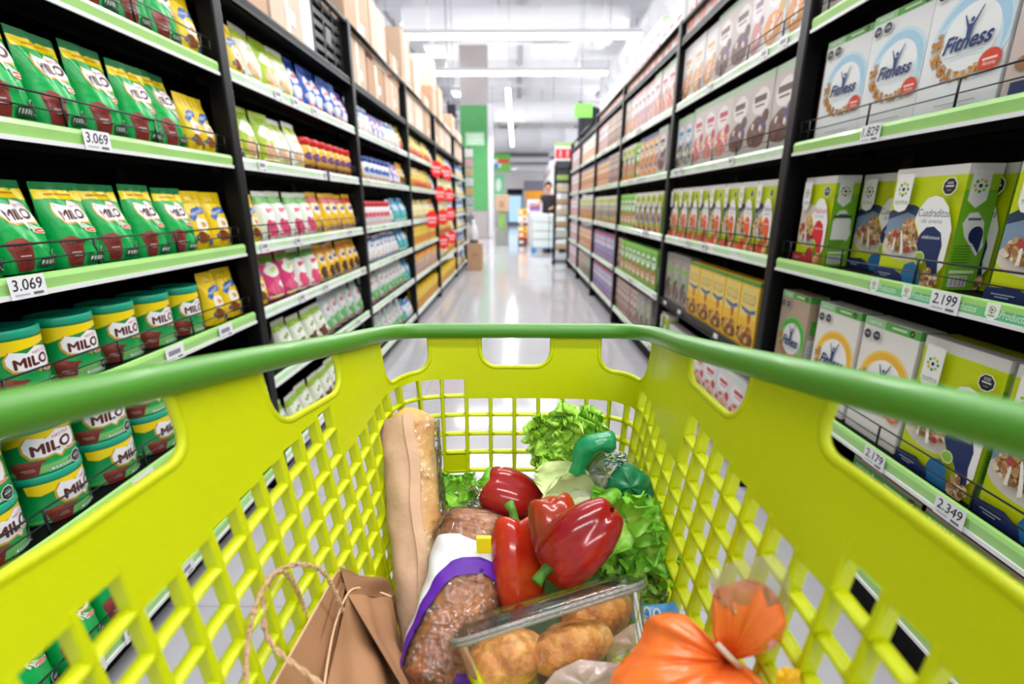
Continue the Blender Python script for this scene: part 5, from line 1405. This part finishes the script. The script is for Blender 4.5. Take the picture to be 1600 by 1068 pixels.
def dn(p, dz=.13, dx=0): return p + Vector((dx, 0, -dz))
mb = MB()
quadgrid(mb, dn(LN, .14, .06), dn(LF, .16, .04), LF, LN, paper_d, seed=3, amp=.004, sag=.008)
quadgrid(mb, dn(LF, .16, .04), dn(q(618, 935, .62), .12), q(618, 928, .62), LF, paper_d, seed=5, amp=.003)
mb.build('rear_panel', e)
F1, F2, F3 = q(543, 928, .53), q(612, 932, .57), q(503, 1105, .415)
mb = MB()
quadgrid(mb, F3, dn(F3, .05, .10), dn(F2, .10, .012), F1.lerp(F2, .0), paper_d, nu=16, nv=16, seed=8, amp=.006, sag=-.006)
quadgrid(mb, F1, F2, dn(F2, .12, .012), dn(F3, .052, .101), paper_d, seed=12, amp=.004)
mb.build('front_panel', e)
mb = MB()
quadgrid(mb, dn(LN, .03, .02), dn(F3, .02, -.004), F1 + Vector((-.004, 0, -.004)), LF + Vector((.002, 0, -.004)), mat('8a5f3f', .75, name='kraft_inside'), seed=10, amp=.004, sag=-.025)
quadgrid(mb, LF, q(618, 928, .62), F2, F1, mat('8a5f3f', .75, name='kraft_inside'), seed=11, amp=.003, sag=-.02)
mb.build('side_gusset', e)
mb = MB(); mb.tube(catmull([F3, q(511, 1040, .455), q(524, 975, .50), F1, q(560, 918, .545), q(585, 922, .56), F2], .004), .0012, mat('d9b48e', .7, name='paper_edge'), n=6)
mb.tube([LN, LF], .0011, MATS[[k for k in MATS if isinstance(k, tuple) and k[8] == 'paper_edge'][0]], n=6); mb.build('top_hem', e)
twine = mat('d0aa86', .8, bump=(300, .8), name='twisted_paper')
def rope(pts, name='handle'):
    pp = catmull(pts, .0015); mb = MB(); N = len(pp)
    for ph in (0, math.pi):
        out = []; up = Vector((0, 0, 1))
        for i, p in enumerate(pp):
            tt = (pp[min(i + 1, N - 1)] - pp[max(i - 1, 0)]).normalized(); a = (up - tt * up.dot(tt)).normalized(); b = tt.cross(a); up = a
            an = ph + i * .35; out.append(p + a * math.cos(an) * .0011 + b * math.sin(an) * .0011)
        mb.tube(out, .0014, twine, n=6)
    return mb.build(name, e)
rope([q(536, 955, .50), q(524, 925, .49), q(508, 897, .48), q(487, 884, .465), q(460, 882, .45), q(438, 890, .435), q(420, 905, .42), q(402, 940, .405), q(390, 985, .395), q(385, 1030, .385), q(384, 1085, .375)])
rope([q(478, 968, .485), q(470, 935, .475), q(455, 905, .46), q(440, 893, .45), q(425, 903, .44), q(413, 935, .43), q(413, 975, .42), q(424, 1005, .415), q(450, 1030, .41), q(485, 1056, .405), q(515, 1080, .40)])

# --- bell peppers
def pepper(name, c, axis, R, H, label, base, lobes=3, seed=0, stem=True, flat=1.0, ramp=None, roll=0):
    r = random.Random(seed); ph = r.uniform(0, 6)
    m = mat(base, .16, coat=.2, spec=.4, ramp=ramp, var=(14, .1), name='pepper_skin_%d' % seed, sss=.05)
    a = Vector(axis).normalized(); Q = a.to_track_quat('Z', 'Y').to_matrix().to_4x4() @ Matrix.Rotation(roll, 4, 'Z')
    mb = MB(); rows = []; NV = 30; NU = 48
    for j in range(NV + 1):
        v = j / NV
        # profile from the dimpled stem end (v=0) to the blossom end (v=1)
        ang = v * math.pi
        rad = R * (math.sin(ang) ** .62) * (1.0 - .28 * v)
        z = H * (.5 * math.cos(ang) + .0)
        if v < .2: z -= H * .17 * (1 - v / .2) ** 1.4
        if v > .86: z += H * .07 * ((v - .86) / .14)
        row = []
        for k in range(NU):
            th = 2 * math.pi * k / NU
            l = (.5 + .5 * math.cos(lobes * th + ph)) ** .55
            g = .86 + .17 * l + .03 * math.sin(th + ph)
            rr = rad * g
            zz = z + H * .06 * (l - .5) * (1 if v < .3 else 0) - (H * .09 * l if v > .7 else 0) * ((v - .7) / .3)
            row.append(Q @ Vector((rr * math.cos(th), rr * math.sin(th) * flat, zz)))
        rows.append(row)
    mb.grid(rows, m, closed=True)
    o = mb.build(name); o.location = c
    if stem:
        ms = mat('4f8a2c', .45, var=(30, .15), name='pepper_stem'); mb = MB()
        z0 = H * .33
        mb.tube([Q @ Vector(p) for p in ((0, 0, z0 - .004), (0, .001, z0 + .01), (.003, .002, z0 + .022), (.009, .002, z0 + .032))], [.012, .0065, .0055, .007], ms, n=10)
        star = []
        for k in range(24):
            th = 2 * math.pi * k / 24; rr = .017 * (1 + .25 * math.cos(4 * th)); star.append(Q @ Vector((rr * math.cos(th), rr * math.sin(th), z0 - .0 + .003 * math.cos(4 * th))))
        mb.add([Q @ Vector((0, 0, z0 + .006))] + star, [(0, k + 1, (k + 1) % 24 + 1) for k in range(24)], ms, True)
        mb.build('stem', o)
    return tag(o, label, 'bell pepper', 'red bell peppers')
RR = ((.30, '7c0a10'), (.5, 'b31218'), (.62, 'c41a1c'), (.75, 'd8501e'))
cp = PD(798, 776, .70); pepper('bell_pepper', cp, (-.9, .2, .25), .043, .092, 'red bell pepper lying farthest back beside the white lettuce heart', 'b8121a', seed=1, stem=False, ramp=((.3, '9c0d14'), (.7, 'cc2a26')), roll=.4)
cp = PD(808, 880, .605); pepper('bell_pepper', cp, (-.1, .75, .95), .040, .125, 'orange-red bell pepper standing left of the largest one, stem up', 'cf2c18', seed=2, ramp=((.3, 'b01a12'), (.5, 'd8341a'), (.7, 'ea5a20')), roll=.6)
cp = PD(872, 838, .575); pepper('bell_pepper', cp, (-.25, .6, .9), .037, .105, 'red and green streaked bell pepper squeezed between its two red neighbours', 'c42418', seed=5, stem=False, ramp=((.32, '4a6a20'), (.42, 'a83a1c'), (.55, 'd23c1a'), (.75, 'b81a14')), roll=1.5)
cp = PD(906, 842, .535); pepper('bell_pepper', cp, (-.75, -.25, -.62), .043, .10, 'largest dark red bell pepper in front, stem pointing down left', 'a81018', seed=4, lobes=4, ramp=((.3, '86080f'), (.6, 'b4141a'), (.8, 'd8402a')), roll=.3)

# --- leaves
def leaf_mat(name, c0, c1, c2):
    if name in MATS: return MATS[name]
    m = bpy.data.materials.new(name); m.use_nodes = True; nt = m.node_tree; b = nt.nodes['Principled BSDF']
    at = nt.nodes.new('ShaderNodeAttribute'); at.attribute_name = 'tint'
    cr = nt.nodes.new('ShaderNodeValToRGB'); el = cr.color_ramp.elements
    el[0].position = 0; el[0].color = lin(c0) + (1,); el[1].position = 1; el[1].color = lin(c2) + (1,)
    k = el.new(.45); k.color = lin(c1) + (1,)
    nt.links.new(at.outputs['Fac'], cr.inputs['Fac']); nt.links.new(cr.outputs['Color'], b.inputs['Base Color'])
    b.inputs['Roughness'].default_value = .4; b.inputs['Subsurface Weight'].default_value = .15; b.inputs['Subsurface Radius'].default_value = (.01, .02, .005); b.inputs['Subsurface Scale'].default_value = .2
    b.inputs['Coat Weight'].default_value = .15
    tcn = nt.nodes.new('ShaderNodeTexCoord'); vo = nt.nodes.new('ShaderNodeTexVoronoi'); vo.inputs['Scale'].default_value = 90; bp = nt.nodes.new('ShaderNodeBump'); bp.inputs['Strength'].default_value = .35; bp.inputs['Distance'].default_value = .004
    nt.links.new(tcn.outputs['Object'], vo.inputs['Vector']); nt.links.new(vo.outputs['Distance'], bp.inputs['Height']); nt.links.new(bp.outputs['Normal'], b.inputs['Normal'])
    MATS[name] = m; return m
class Leaves:
    def __init__(self): self.mb = MB(); self.t = []
    def leaf(self, base, d, face, L, Wd, m, curl=.3, ruff=.01, freq=9, seed=0, t0=0.0, t1=1.0, nu=14, nv=14, shape=1.0, cup=.3):
        r = random.Random(seed); d = Vector(d).normalized(); f = Vector(face); f = (f - d * f.dot(d)).normalized(); s = d.cross(f)
        p1, p2, p3 = (r.uniform(0, 6) for _ in range(3)); rows = []
        for j in range(nv + 1):
            v = j / nv; row = []
            wv = Wd * (math.sin(math.pi * min(1, (v * .88 + .1)) ** shape) ** .7)
            ctr = Vector(base) + d * (L * (v - .12 * curl * v * v * 2)) + f * (L * curl * v * v)
            for i in range(nu + 1):
                u = (i / nu - .5) * 2; au = abs(u)
                edge = au ** 2 * (.3 + .7 * v) + (v ** 5) * .9
                rf = ruff * edge * (math.sin(freq * v * 2.2 + p1 + (3 if u > 0 else 0)) + .6 * math.sin(freq * 2.3 * v + 5 * u + p2) + .6 * math.sin(freq * u * 1.4 + p3) * v ** 3)
                dr = ruff * .6 * edge * math.sin(freq * 1.7 * v + 4 * u + p3)
                p = ctr + s * (u * wv / 2 * (1 - .15 * cup) + dr) + f * (cup * wv * .5 * au * au + rf) + d * (ruff * v ** 3 * .8 * math.sin(freq * 1.3 * u + p2))
                row.append(p)
                rib = max(0, 1 - au / (.28 * (1.15 - v)))
                self.t.append(max(0, min(1, t0 + (t1 - t0) * (.25 + .75 * max(v, au * .8)) - .45 * rib * (1 - v * .5) + r.uniform(-.03, .03))))
            rows.append(row)
        self.mb.grid(rows, m)
    def build(self, name, label, cat, group=None, loc=None):
        c = loc or Vector(self.mb.v[0])
        self.mb.v = [tuple(Vector(p) - c) for p in self.mb.v]
        o = self.mb.build(name); o.location = c
        at = o.data.attributes.new('tint', 'FLOAT', 'POINT'); at.data.foreach_set('value', self.t)
        return tag(o, label, cat, group)
lm = leaf_mat('frilly_leaf', 'eef4cc', 'c8ea70', '96d238')
lm2 = leaf_mat('butter_leaf', 'dcee94', 'a8dc4a', '72c030')
lm3 = leaf_mat('pale_heart', 'eef0d4', 'd4e2a4', '9cc45a')
view = (CAM - PD(880, 700, .7)).normalized()
# frilly head, tip up at the front wall
Lv = Leaves(); r = random.Random(21)
base = PD(905, 765, .70)
tips = [(845, 665), (862, 645), (880, 632), (900, 636), (918, 655), (912, 640), (838, 700), (850, 715), (870, 660), (895, 655), (925, 680), (842, 685), (886, 648), (905, 670)]
for i_, (px, py) in enumerate(tips):
    tip = PD(px + r.uniform(-6, 6), py + r.uniform(-6, 6), .715 + .03 * r.uniform(-1, 1)); dd = tip - base
    Lv.leaf(base + Vector((r.uniform(-.008, .008), r.uniform(-.01, .01), 0)), dd, view + Vector((r.uniform(-.7, .7), r.uniform(-.3, .3), r.uniform(-.3, .6))), dd.length * 1.0, .075, lm, curl=.22 * r.uniform(-.3, 1.2), ruff=.0075, freq=r.uniform(17, 24), seed=i_, nu=44, nv=44, shape=1.35, cup=.35)
Lv.build('frilly_lettuce', 'light green frilly lettuce head standing upright against the front of the cart', 'lettuce')
# pale heart leaves spreading below
Lv = Leaves(); base = PD(925, 775, .66)
for i_, (px, py) in enumerate([(828, 745), (845, 765), (832, 790), (850, 800), (870, 745), (862, 815)]):
    tip = PD(px, py, .655 + .02 * r.uniform(-1, 1)); dd = tip - base
    Lv.leaf(base, dd, view + Vector((r.uniform(-.3, .3), 0, r.uniform(-.2, .4))), dd.length, .07 if i_ < 3 else .045, lm3, curl=.12, ruff=.004, freq=7, seed=40 + i_, t0=0, t1=.55 if i_ < 3 else 1, nu=18, nv=18, cup=.5)
Lv.build('lettuce_heart', 'pale whitish green lettuce heart below the frilly head, behind the peppers', 'lettuce')
# small lettuce at the left back
def rosette(name, label, centres, D, n_, size, m, seed, ruff=.004, freq=5):
    Lv = Leaves(); r = random.Random(seed); vx_ = Vector((math.cos(YAW), math.sin(YAW), 0)); vy_ = view.cross(vx_); vy_ = vy_ if vy_.z > 0 else -vy_
    for ci, (cx, cy, R0) in enumerate(centres):
        c0 = PD(cx, cy, D + .012 * (ci % 3))
        for k in range(n_):
            ring = k / n_; a_ = k * 2.4 + ci; rad = R0 * (1 - ring) / F_PX * D
            dd = vx_ * math.cos(a_) + vy_ * math.sin(a_) + view * (.15 + .9 * ring)
            b = c0 + (vx_ * math.cos(a_) + vy_ * math.sin(a_)) * rad * .45 - view * (.03 * (1 - ring)) + view * .004 * k / n_
            Lv.leaf(b, dd, view + (vx_ * math.cos(a_) + vy_ * math.sin(a_)) * -.5 * (1 - ring) + Vector((r.uniform(-.3, .3), 0, r.uniform(-.2, .3))), size * r.uniform(.8, 1.15), size * r.uniform(.9, 1.15), m, curl=r.uniform(-.35, .25), ruff=ruff * r.uniform(.7, 1.4), freq=freq * r.uniform(.8, 1.3), seed=seed * 500 + ci * 40 + k, t0=.2 + .25 * r.random(), nu=18, nv=16, cup=r.uniform(.15, .5), shape=.85)
    return Lv.build(name, label, 'lettuce')
rosette('leafy_lettuce', 'small bright green leaf lettuce right behind the paper wrapped baguette', [(715, 772, 30), (740, 782, 22)], .73, 9, .032, lm2, 3, .004, 7)
rosette('leafy_lettuce', 'large bright green butter lettuce at the right wall beside the peppers', [(978, 812, 40), (1008, 850, 40), (975, 870, 45), (1012, 900, 36), (992, 930, 36)], .575, 9, .040, lm2, 5, .0045, 5)
rosette('leafy_lettuce', 'tightly curled lettuce tip between plastic tub and right wall', [(1008, 940, 18)], .56, 10, .022, leaf_mat('yellowish_leaf', 'e6e2a0', 'a4b84a', '5c7a22'), 8, .004, 8)

# --- bag of greens with green print
gb = empty('salad_bag', PD(960, 740, .68)); OB = Vector(gb.location)
tag(gb, 'clear salad bag with dark green printed ends beside the lettuce', 'bag')
gm = mat('0a8a56', .3, coat=.5, bump=(24, .8), name='green_film'); gm2 = mat('0b7a4c', .3, coat=.5, bump=(18, 1.0), name='deep_green_film')
def blobby(mb, pts, m, nu=18, nv=18, seed=0, amp=.004, bulge=.02, D2=None):
    """pillow spanned by a boundary polygon given in world space; front bulges to the camera, back mirrors it"""
    c = sum(pts, Vector()) / len(pts); nn = (CAM - (c + OB)).normalized(); r = random.Random(seed); ph = [r.uniform(0, 6) for _ in range(5)]
    N = len(pts); M = 10
    for sgn in (1, -1):
        rows = []
        for j in range(M + 1):
            u = j / M; row = []
            for k in range(N * 4):
                a = pts[k // 4].lerp(pts[(k // 4 + 1) % N], (k % 4) / 4)
                p = c.lerp(a, u); w_ = (1 - u ** 2.2)
                th = 2 * math.pi * k / (N * 4)
                row.append(p + nn * sgn * (bulge * w_ + amp * u * (1 - u) * 4 * (math.sin(5 * th + ph[0]) + .6 * math.sin(9 * th + ph[1] + 4 * u))))
            rows.append(row)
        mb.grid(rows, m, closed=True)
def qs(l, D): return [PD(x, y, D if not isinstance(D, list) else D[i]) - OB for i, (x, y) in enumerate(l)]
mb = MB()
arc = [(898, 752, .67), (903, 725, .665), (914, 702, .66), (934, 690, .655), (958, 690, .66)]
wid = [.012, .0145, .016, .015, .009]; pp = [PD(*a) - OB for a in arc]
mb.tube(catmull(pp, .006), [.014 + .002 * math.sin(i * .9) for i in range(len(catmull(pp, .006)))], gm, n=16, r2=.017)
mb.build('rolled_green_end', gb)
mb = MB(); blobby(mb, qs([(945, 775), (950, 748), (968, 722), (990, 726), (1012, 742), (1030, 782), (1026, 788), (985, 785), (965, 783)], .645), gm2, seed=2, bulge=.02, amp=.0018)
mb.build('green_panel', gb)
mb = MB(); blobby(mb, qs([(912, 755), (925, 722), (950, 702), (975, 705), (1000, 735), (965, 760), (945, 785), (925, 775)], .66), film('crinkled_film', gloss=1.4, op=.2, bump=(90, 1.5)), seed=3, bulge=.018, amp=.006)
mb.build('clear_body', gb)
mb = MB(); rr_ = random.Random(4)
for k in range(70):
    p = PD(rr_.uniform(946, 978), rr_.uniform(708, 730), .641) - OB; tt_ = Vector((rr_.uniform(-1, 1), 0, rr_.uniform(-1, 1))).normalized()
    mb.box((p.x - .0017, p.y - .0004, p.z - .0007), (p.x + .0017, p.y + .0004, p.z + .0007), ink(rr_.choice(['0f5c66', '1a7a6a', 'dfe8e4', '0c4450'])))
mb.build('printed_lettering', gb)
mb = MB(); blobby(mb, qs([(915, 765), (925, 745), (950, 742), (960, 770), (945, 790), (925, 785)], .667), lm3 if False else mat('c2cf9a', .5, var=(40, .3), name='pale_greens'), seed=7, bulge=.012, amp=.005)
mb.build('contents', gb)

# --- sliced bread in a printed bag
A = PD(752, 800, .68); B = PD(690, 1085, .52)
t, s, n = frame_of(A, B); s = -s if s.x < 0 else s; L = (B - A).length; org = (A + B) / 2
def loaf_pt(u, th, ex=0.0):
    k = min(1, math.sqrt(max(0, u + .001) / .09)) * min(1, math.sqrt(max(0.001, 1.06 - u) / .1))
    wv, dv = (.047 + .002 * math.sin(u * 9)) * k, .034 * k
    ct, st = math.cos(th), math.sin(th); e_ = .72
    wob = .0012 * math.sin(u * 140) if ex == 0 else .001 * math.sin(u * 31 + th * 5)
    return A + t * (u * L) + s * ((wv + ex + wob) * math.copysign(abs(ct) ** e_, ct)) + n * ((dv + ex + wob) * math.copysign(abs(st) ** e_, st)) - org
br = empty('sliced_bread', org); tag(br, 'sliced brown bread loaf in a clear bag with white label and purple stripe', 'bread')
mb = MB(); mb.grid([[loaf_pt(j / 90, 2 * math.pi * k / 28) for k in range(28)] for j in range(91)], crust_d, closed=True, caps=True); mb.build('loaf', br)
mb = MB(); mb.grid([[loaf_pt(-.01 + 1.02 * j / 40, 2 * math.pi * k / 28, .0045) for k in range(28)] for j in range(41)], film('bag_film', gloss=1.7, op=.03, bump=(70, 1.2)), closed=True)
rr_ = random.Random(9)     # gathered neck of the bag
mb.grid([[A - org - t * (.004 + .03 * j / 6) + s * (math.cos(2 * math.pi * k / 20) * (.03 - .02 * math.sin(j / 6 * 3)) * (1 + .25 * math.sin(k * 2.1))) + n * (math.sin(2 * math.pi * k / 20) * .012 + .01 * math.sin(k * 1.7)) for k in range(20)] for j in range(7)], MATS['bag_film'], closed=True)
mb.build('clear_bag', br)
mb = MB(); a = Art()
# label coordinates: x across the loaf (radians from its left edge), z along it
a.poly([(-1.6, .30), (-1.0, .27), (-.3, .255), (.35, .30), (.9, .36), (1.3, .52), (1.3, .62), (.9, .5), (.4, .40), (.0, .40), (-.5, .5), (-.9, .68), (-1.15, .92), (-1.6, 1.0)], 'e6e6ee')
a.poly([(-1.35, .95), (-1.12, .72), (-.8, .54), (-.35, .42), (.1, .365), (.5, .375), (.95, .46), (.95, .52), (.55, .47), (.2, .45), (-.2, .5), (-.55, .62), (-.85, .78), (-1.1, 1.0), (-1.35, 1.0)], '5a1fa0')
a.poly([(.1, .94), (.35, .93), (.42, 1.0), (.1, 1.0)], '5a1fa0').poly([(.48, .92), (.72, .91), (.75, 1.0), (.5, 1.0)], 'f0f0f4')
for k in range(9): a.rect(-1.42, .52 + k * .035, -1.3, .535 + k * .035, '6a6a72')
a.L.pop(4) if False else None
a.put(mb, lambda x, z, o_: loaf_pt(z, math.pi / 2 - x, .0052 + o_), cut=(.12, .03), step=.0003)
mb.build('printed_label', br)
mb = MB(); c = PD(756, 850, .585) - org; mb.bbox((c.x - .009, c.y - .003, c.z - .011), (c.x + .009, c.y + .003, c.z + .011), mat('f2dc14', .4, name='yellow_tag'), .001); mb.build('yellow_tag', br)
mb = MB(); mb.tube([PD(729, 858, .61) - org, PD(730, 880, .605) - org, PD(729, 905, .6) - org], .0022, mat('b8845a', .5, name='twist_tie'), n=6); mb.build('twist_tie', br)

# --- clear clamshell tub with three rolls
TC = PD(862, 982, .515)
vx = (PD(1000, 930, .53) - PD(735, 1015, .50)).normalized(); vn = Vector((0, 1, 1.1)).normalized() * 1.0 + (CAM - TC).normalized() * .0 - Vector((0, .04, .0)); vn = (vn - vx * vn.dot(vx)).normalized(); vy = vn.cross(vx)
Mx = Matrix((vx, vy, vn)).transposed().to_4x4(); Mx.translation = TC
def rrect_pts(w_, h_, r_, nper=6):
    out = []
    for cx_, cy_, a0 in ((w_ - r_, h_ - r_, 0), (-w_ + r_, h_ - r_, 90), (-w_ + r_, -h_ + r_, 180), (w_ - r_, -h_ + r_, 270)):
        for k in range(nper + 1):
            an = math.radians(a0 + 90 * k / nper); out.append((cx_ + r_ * math.cos(an), cy_ + r_ * math.sin(an)))
    return out
tub = empty('plastic_tub', TC); tub.rotation_euler = Mx.to_euler(); tag(tub, 'clear ribbed plastic clamshell tub holding golden rolls, in front of the peppers', 'plastic tub')
pet = film('clear_pet', gloss=1.0, op=.02, bump=(8, .15)); petr = film('pet_rim', gloss=1.6, op=.3, bump=(30, .4), tint='e8e4dc')
def shell(levels, m, name, extra=None):
    mb = MB(); mb.grid([[(x, y, z) for x, y in rrect_pts(w_, h_, r_)] for w_, h_, r_, z in levels], m, closed=True)
    mb.add([(x, y, levels[-1][3]) for x, y in rrect_pts(*levels[-1][:3])], [tuple(range(28))], m)
    if extra: extra(mb)
    return mb.build(name, tub)
TW, TH_ = .099, .052
def rim(mb):
    for q_ in (.0, .0035): mb.tube([(x, y, .018 + q_) for x, y in rrect_pts(TW + .004, TH_ + .004, .022)], .0022, petr, n=6, closed=True)
    mb.grid([[(x, y, .02) for x, y in rrect_pts(TW - .002, TH_ - .002, .02)], [(x, y, .0205) for x, y in rrect_pts(TW + .008, TH_ + .008, .026)]], petr, closed=True)
    for k in range(22):
        x = -TW + .02 + k * (2 * TW - .04) / 21; mb.tube([(x, TH_ + .002, .022), (x, TH_ + .008, .021)], .0012, petr, n=5); mb.tube([(x, -TH_ - .002, .022), (x, -TH_ - .008, .021)], .0012, petr, n=5)
shell([(TW - .014, TH_ - .014, .018, -.048), (TW - .010, TH_ - .010, .02, -.045), (TW, TH_, .022, .017)][::-1], pet, 'base', rim)
shell([(TW, TH_, .022, .022), (TW - .004, TH_ - .004, .02, .028), (TW - .012, TH_ - .012, .018, .032)], pet, 'lid')
def roll(u, v, w_, rx, ry, rz, rot, seed, label):
    r = random.Random(seed); mb = MB(); bm = bmesh.new(); bmesh.ops.create_uvsphere(bm, u_segments=56, v_segments=36, radius=1)
    for p in bm.verts:
        c = p.co.copy(); w1 = c.x * 1.0 + .35 * c.y + .1 * c.z
        k = 1 + .03 * math.sin(5 * c.x + seed) + .025 * math.sin(7 * c.y + 3 * c.x) - .11 * sum(math.exp(-((w1 - q_) / .07) ** 2) for q_ in (-.62, -.2, .22, .64)) * (.4 + .6 * abs(c.y))
        p.co = Vector((math.copysign(abs(c.x) ** .85, c.x) * rx * k, math.copysign(abs(c.y) ** .85, c.y) * ry * k, c.z * rz * k))
    mb.bm(bm, mat('c8914c', .42, coat=.1, var=(38, .1), ramp=((.3, '9a541a'), (.48, 'c88034'), (.6, 'dc9c4e'), (.75, 'f0c68c')), bump=(90, .7), name='golden_crust'), True); bm.free()
    o = mb.build('bread_roll'); o.matrix_world = Mx @ Matrix.Translation((u, v, w_)) @ Matrix.Rotation(rot, 4, 'Z')
    tag(o, label, 'bread roll', 'rolls in the clear tub')
roll(-.054, -.006, -.012, .042, .040, .026, .2, 1, 'golden bread roll at the left end of the clear tub')
roll(.012, -.02, -.018, .044, .026, .023, .1, 2, 'golden bread roll low in the middle of the clear tub, nearest the viewer')
roll(.052, .014, -.001, .043, .028, .026, .1, 3, 'golden bread roll at the upper right of the clear tub')

# --- orange produce bag tied with a clip
KN = PD(1138, 1032, .385); OB = KN.copy()
ob = empty('orange_bag', KN); tag(ob, 'translucent orange bag tied with a white clip at the bottom right of the cart', 'bag')
om = mat('f0742e', .33, coat=.5, bump=(16, .7), sss=.12, name='orange_film')
def cone(mb, tipc, boundary, m, seed, bulge, folds=11, amp=.0035, M=16, back=.9):
    r = random.Random(seed); ph = r.uniform(0, 6); c = sum(boundary, Vector()) / len(boundary); nn = (CAM - (c + OB)).normalized(); N = len(boundary)
    bd = [boundary[k // 6].lerp(boundary[(k // 6 + 1) % N], (k % 6) / 6) for k in range(N * 6)]
    for _ in range(3): bd = [(bd[i - 1] + bd[i] * 2 + bd[(i + 1) % len(bd)]) / 4 for i in range(len(bd))]
    for sgn in (1, -back):
        rows = []
        for j in range(M + 1):
            u = j / M; row = []
            for k, a in enumerate(bd):
                # rows run from the knot, through the swelling, to the silhouette
                mid = c.lerp(a, .0)
                w_ = math.sin(math.pi * u ** .6) ; p = tipc.lerp(a, u); th = 2 * math.pi * k / len(bd)
                row.append(p + nn * sgn * (bulge * math.sin(math.pi * u) ** .8 * (.6 + .4 * math.sin(math.pi * ((k / len(bd)) % 1))) + amp * u ** .5 * (1 - u * .6) * (math.sin(folds * th + ph) + .5 * math.sin(folds * 1.9 * th + 2 * u))))
            rows.append(row)
        mb.grid(rows, m, closed=True)
mb = MB(); cone(mb, Vector((0, 0, 0)), qs([(1140, 1022), (1100, 985), (1070, 958), (1040, 955), (1010, 965), (1000, 1000), (985, 1020), (955, 1050), (950, 1100), (1060, 1130), (1200, 1120), (1215, 1085), (1180, 1050)], [.385, .395, .41, .42, .43, .425, .42, .41, .39, .37, .35, .355, .37]), om, 3, .035, folds=7, amp=.0045)
mb.build('full_bag', ob)
mb = MB(); cone(mb, Vector((0, 0, 0)), qs([(1128, 1020), (1112, 990), (1112, 925), (1135, 912), (1160, 905), (1190, 908), (1215, 930), (1230, 968), (1222, 1000), (1200, 1018), (1170, 1022), (1150, 1030)], [.385, .38, .375, .375, .37, .36, .35, .345, .35, .36, .37, .38]), om, 5, .016, folds=6, amp=.003)
mb.build('flared_neck', ob)
mb = MB(); cone(mb, PD(1165, 990, .372) - OB, qs([(1112, 930), (1108, 890), (1140, 878), (1190, 868), (1228, 862), (1236, 920), (1228, 970), (1200, 940), (1150, 935)], [.372, .37, .365, .355, .345, .345, .348, .36, .368]), film('fringe_film', gloss=1.8, op=.16, bump=(30, 1.0)), 6, .008, folds=5, amp=.004)
mb.build('clear_fringe', ob)
mb = MB(); a1, a2 = PD(1120, 1005, .366) - OB, PD(1157, 1043, .363) - OB; mb.tube([a1, a1.lerp(a2, .5) + (CAM - KN).normalized() * .003, a2], .0028, mat('d8c8ba', .4, name='clip_white'), n=8, r2=.0016); mb.build('clip', ob)
# --- small things showing at the bottom of the load
def packet(name, label, pts, D, m, bulge=.012, seed=0, cat='packet', amp=.0015, art=None):
    global OB
    c = sum((PD(x, y, D[i] if isinstance(D, list) else D) for i, (x, y) in enumerate(pts)), Vector()) / len(pts); OB = c
    mb = MB(); blobby(mb, qs(pts, D), m, seed=seed, bulge=bulge, amp=amp); o = mb.build(name); o.location = c
    return tag(o, label, cat)
o = packet('blue_packet', 'bright blue printed packet corner under the butter lettuce', [(985, 962), (1000, 946), (1055, 940), (1070, 975), (1040, 1000), (1000, 990)], .53, mat('3f8fc8', .35, coat=.4, name='blue_packet'), seed=1)
nn_ = (CAM - Vector(o.location)).normalized(); rx_ = nn_.cross(Vector((0, 0, 1))).normalized() * -1; ry_ = nn_.cross(rx_); ry_ = ry_ if ry_.z > 0 else -ry_; mb = MB()
Art().text('100', 0, 0, .026, 'e4eef6', rot=8).put(mb, lambda x, z, o_: rx_ * (x - .008) + ry_ * (z + .004) + nn_ * (.016 + o_)); mb.build('print', o)
packet('grey_packet', 'greyish see-through packet at the bottom edge below the tub', [(845, 1075), (868, 1048), (905, 1030), (960, 1035), (985, 1070), (990, 1110), (850, 1115)], .45, mat('b09a92', .3, coat=.4, bump=(30, .8), name='greyish_film'), seed=2)
packet('tan_packet', 'pale tan film packet between tub and orange bag', [(945, 1005), (985, 975), (1030, 965), (1030, 1010), (990, 1040), (950, 1040)], .50, mat('c4a696', .3, coat=.4, bump=(30, .8), name='tan_film'), seed=3)
packet('yellow_packet', 'small yellow packet corner at the bottom right beside the orange bag', [(1212, 1050), (1225, 1040), (1250, 1046), (1252, 1090), (1212, 1090)], .335, mat('f2b80c', .4, name='yellow_packet'), seed=4, bulge=.006)
packet('dark_filler', 'dark brownish filler added over the cart floor below the clear tub', [(705, 1040), (800, 1020), (890, 1020), (890, 1120), (700, 1120)], [.53, .535, .54, .5, .49], mat('6a3a2c', .5, name='brown_filler'), seed=5)  # filler added to hide the basket floor, its brown standing in for dark gaps
packet('white_packet', 'white printed packet lying between the loaf and the red peppers', [(765, 880), (800, 885), (815, 950), (830, 975), (790, 1000), (765, 960)], .635, mat('d9dae6', .35, coat=.3, bump=(20, .5), name='white_film'), seed=6)
packet('green_filler', 'added dark green filler glimpsed between the peppers and the clear tub', [(700, 830), (800, 800), (900, 800), (1030, 800), (1040, 950), (1000, 1100), (690, 1100), (650, 950)], [.72, .735, .735, .70, .64, .555, .555, .64], mat('4a7a2c', .6, var=(30, .3), name='filler_green'), seed=7, cat='filler', bulge=.03)  # flat filler added under the load to close dark gaps, coloured like greens
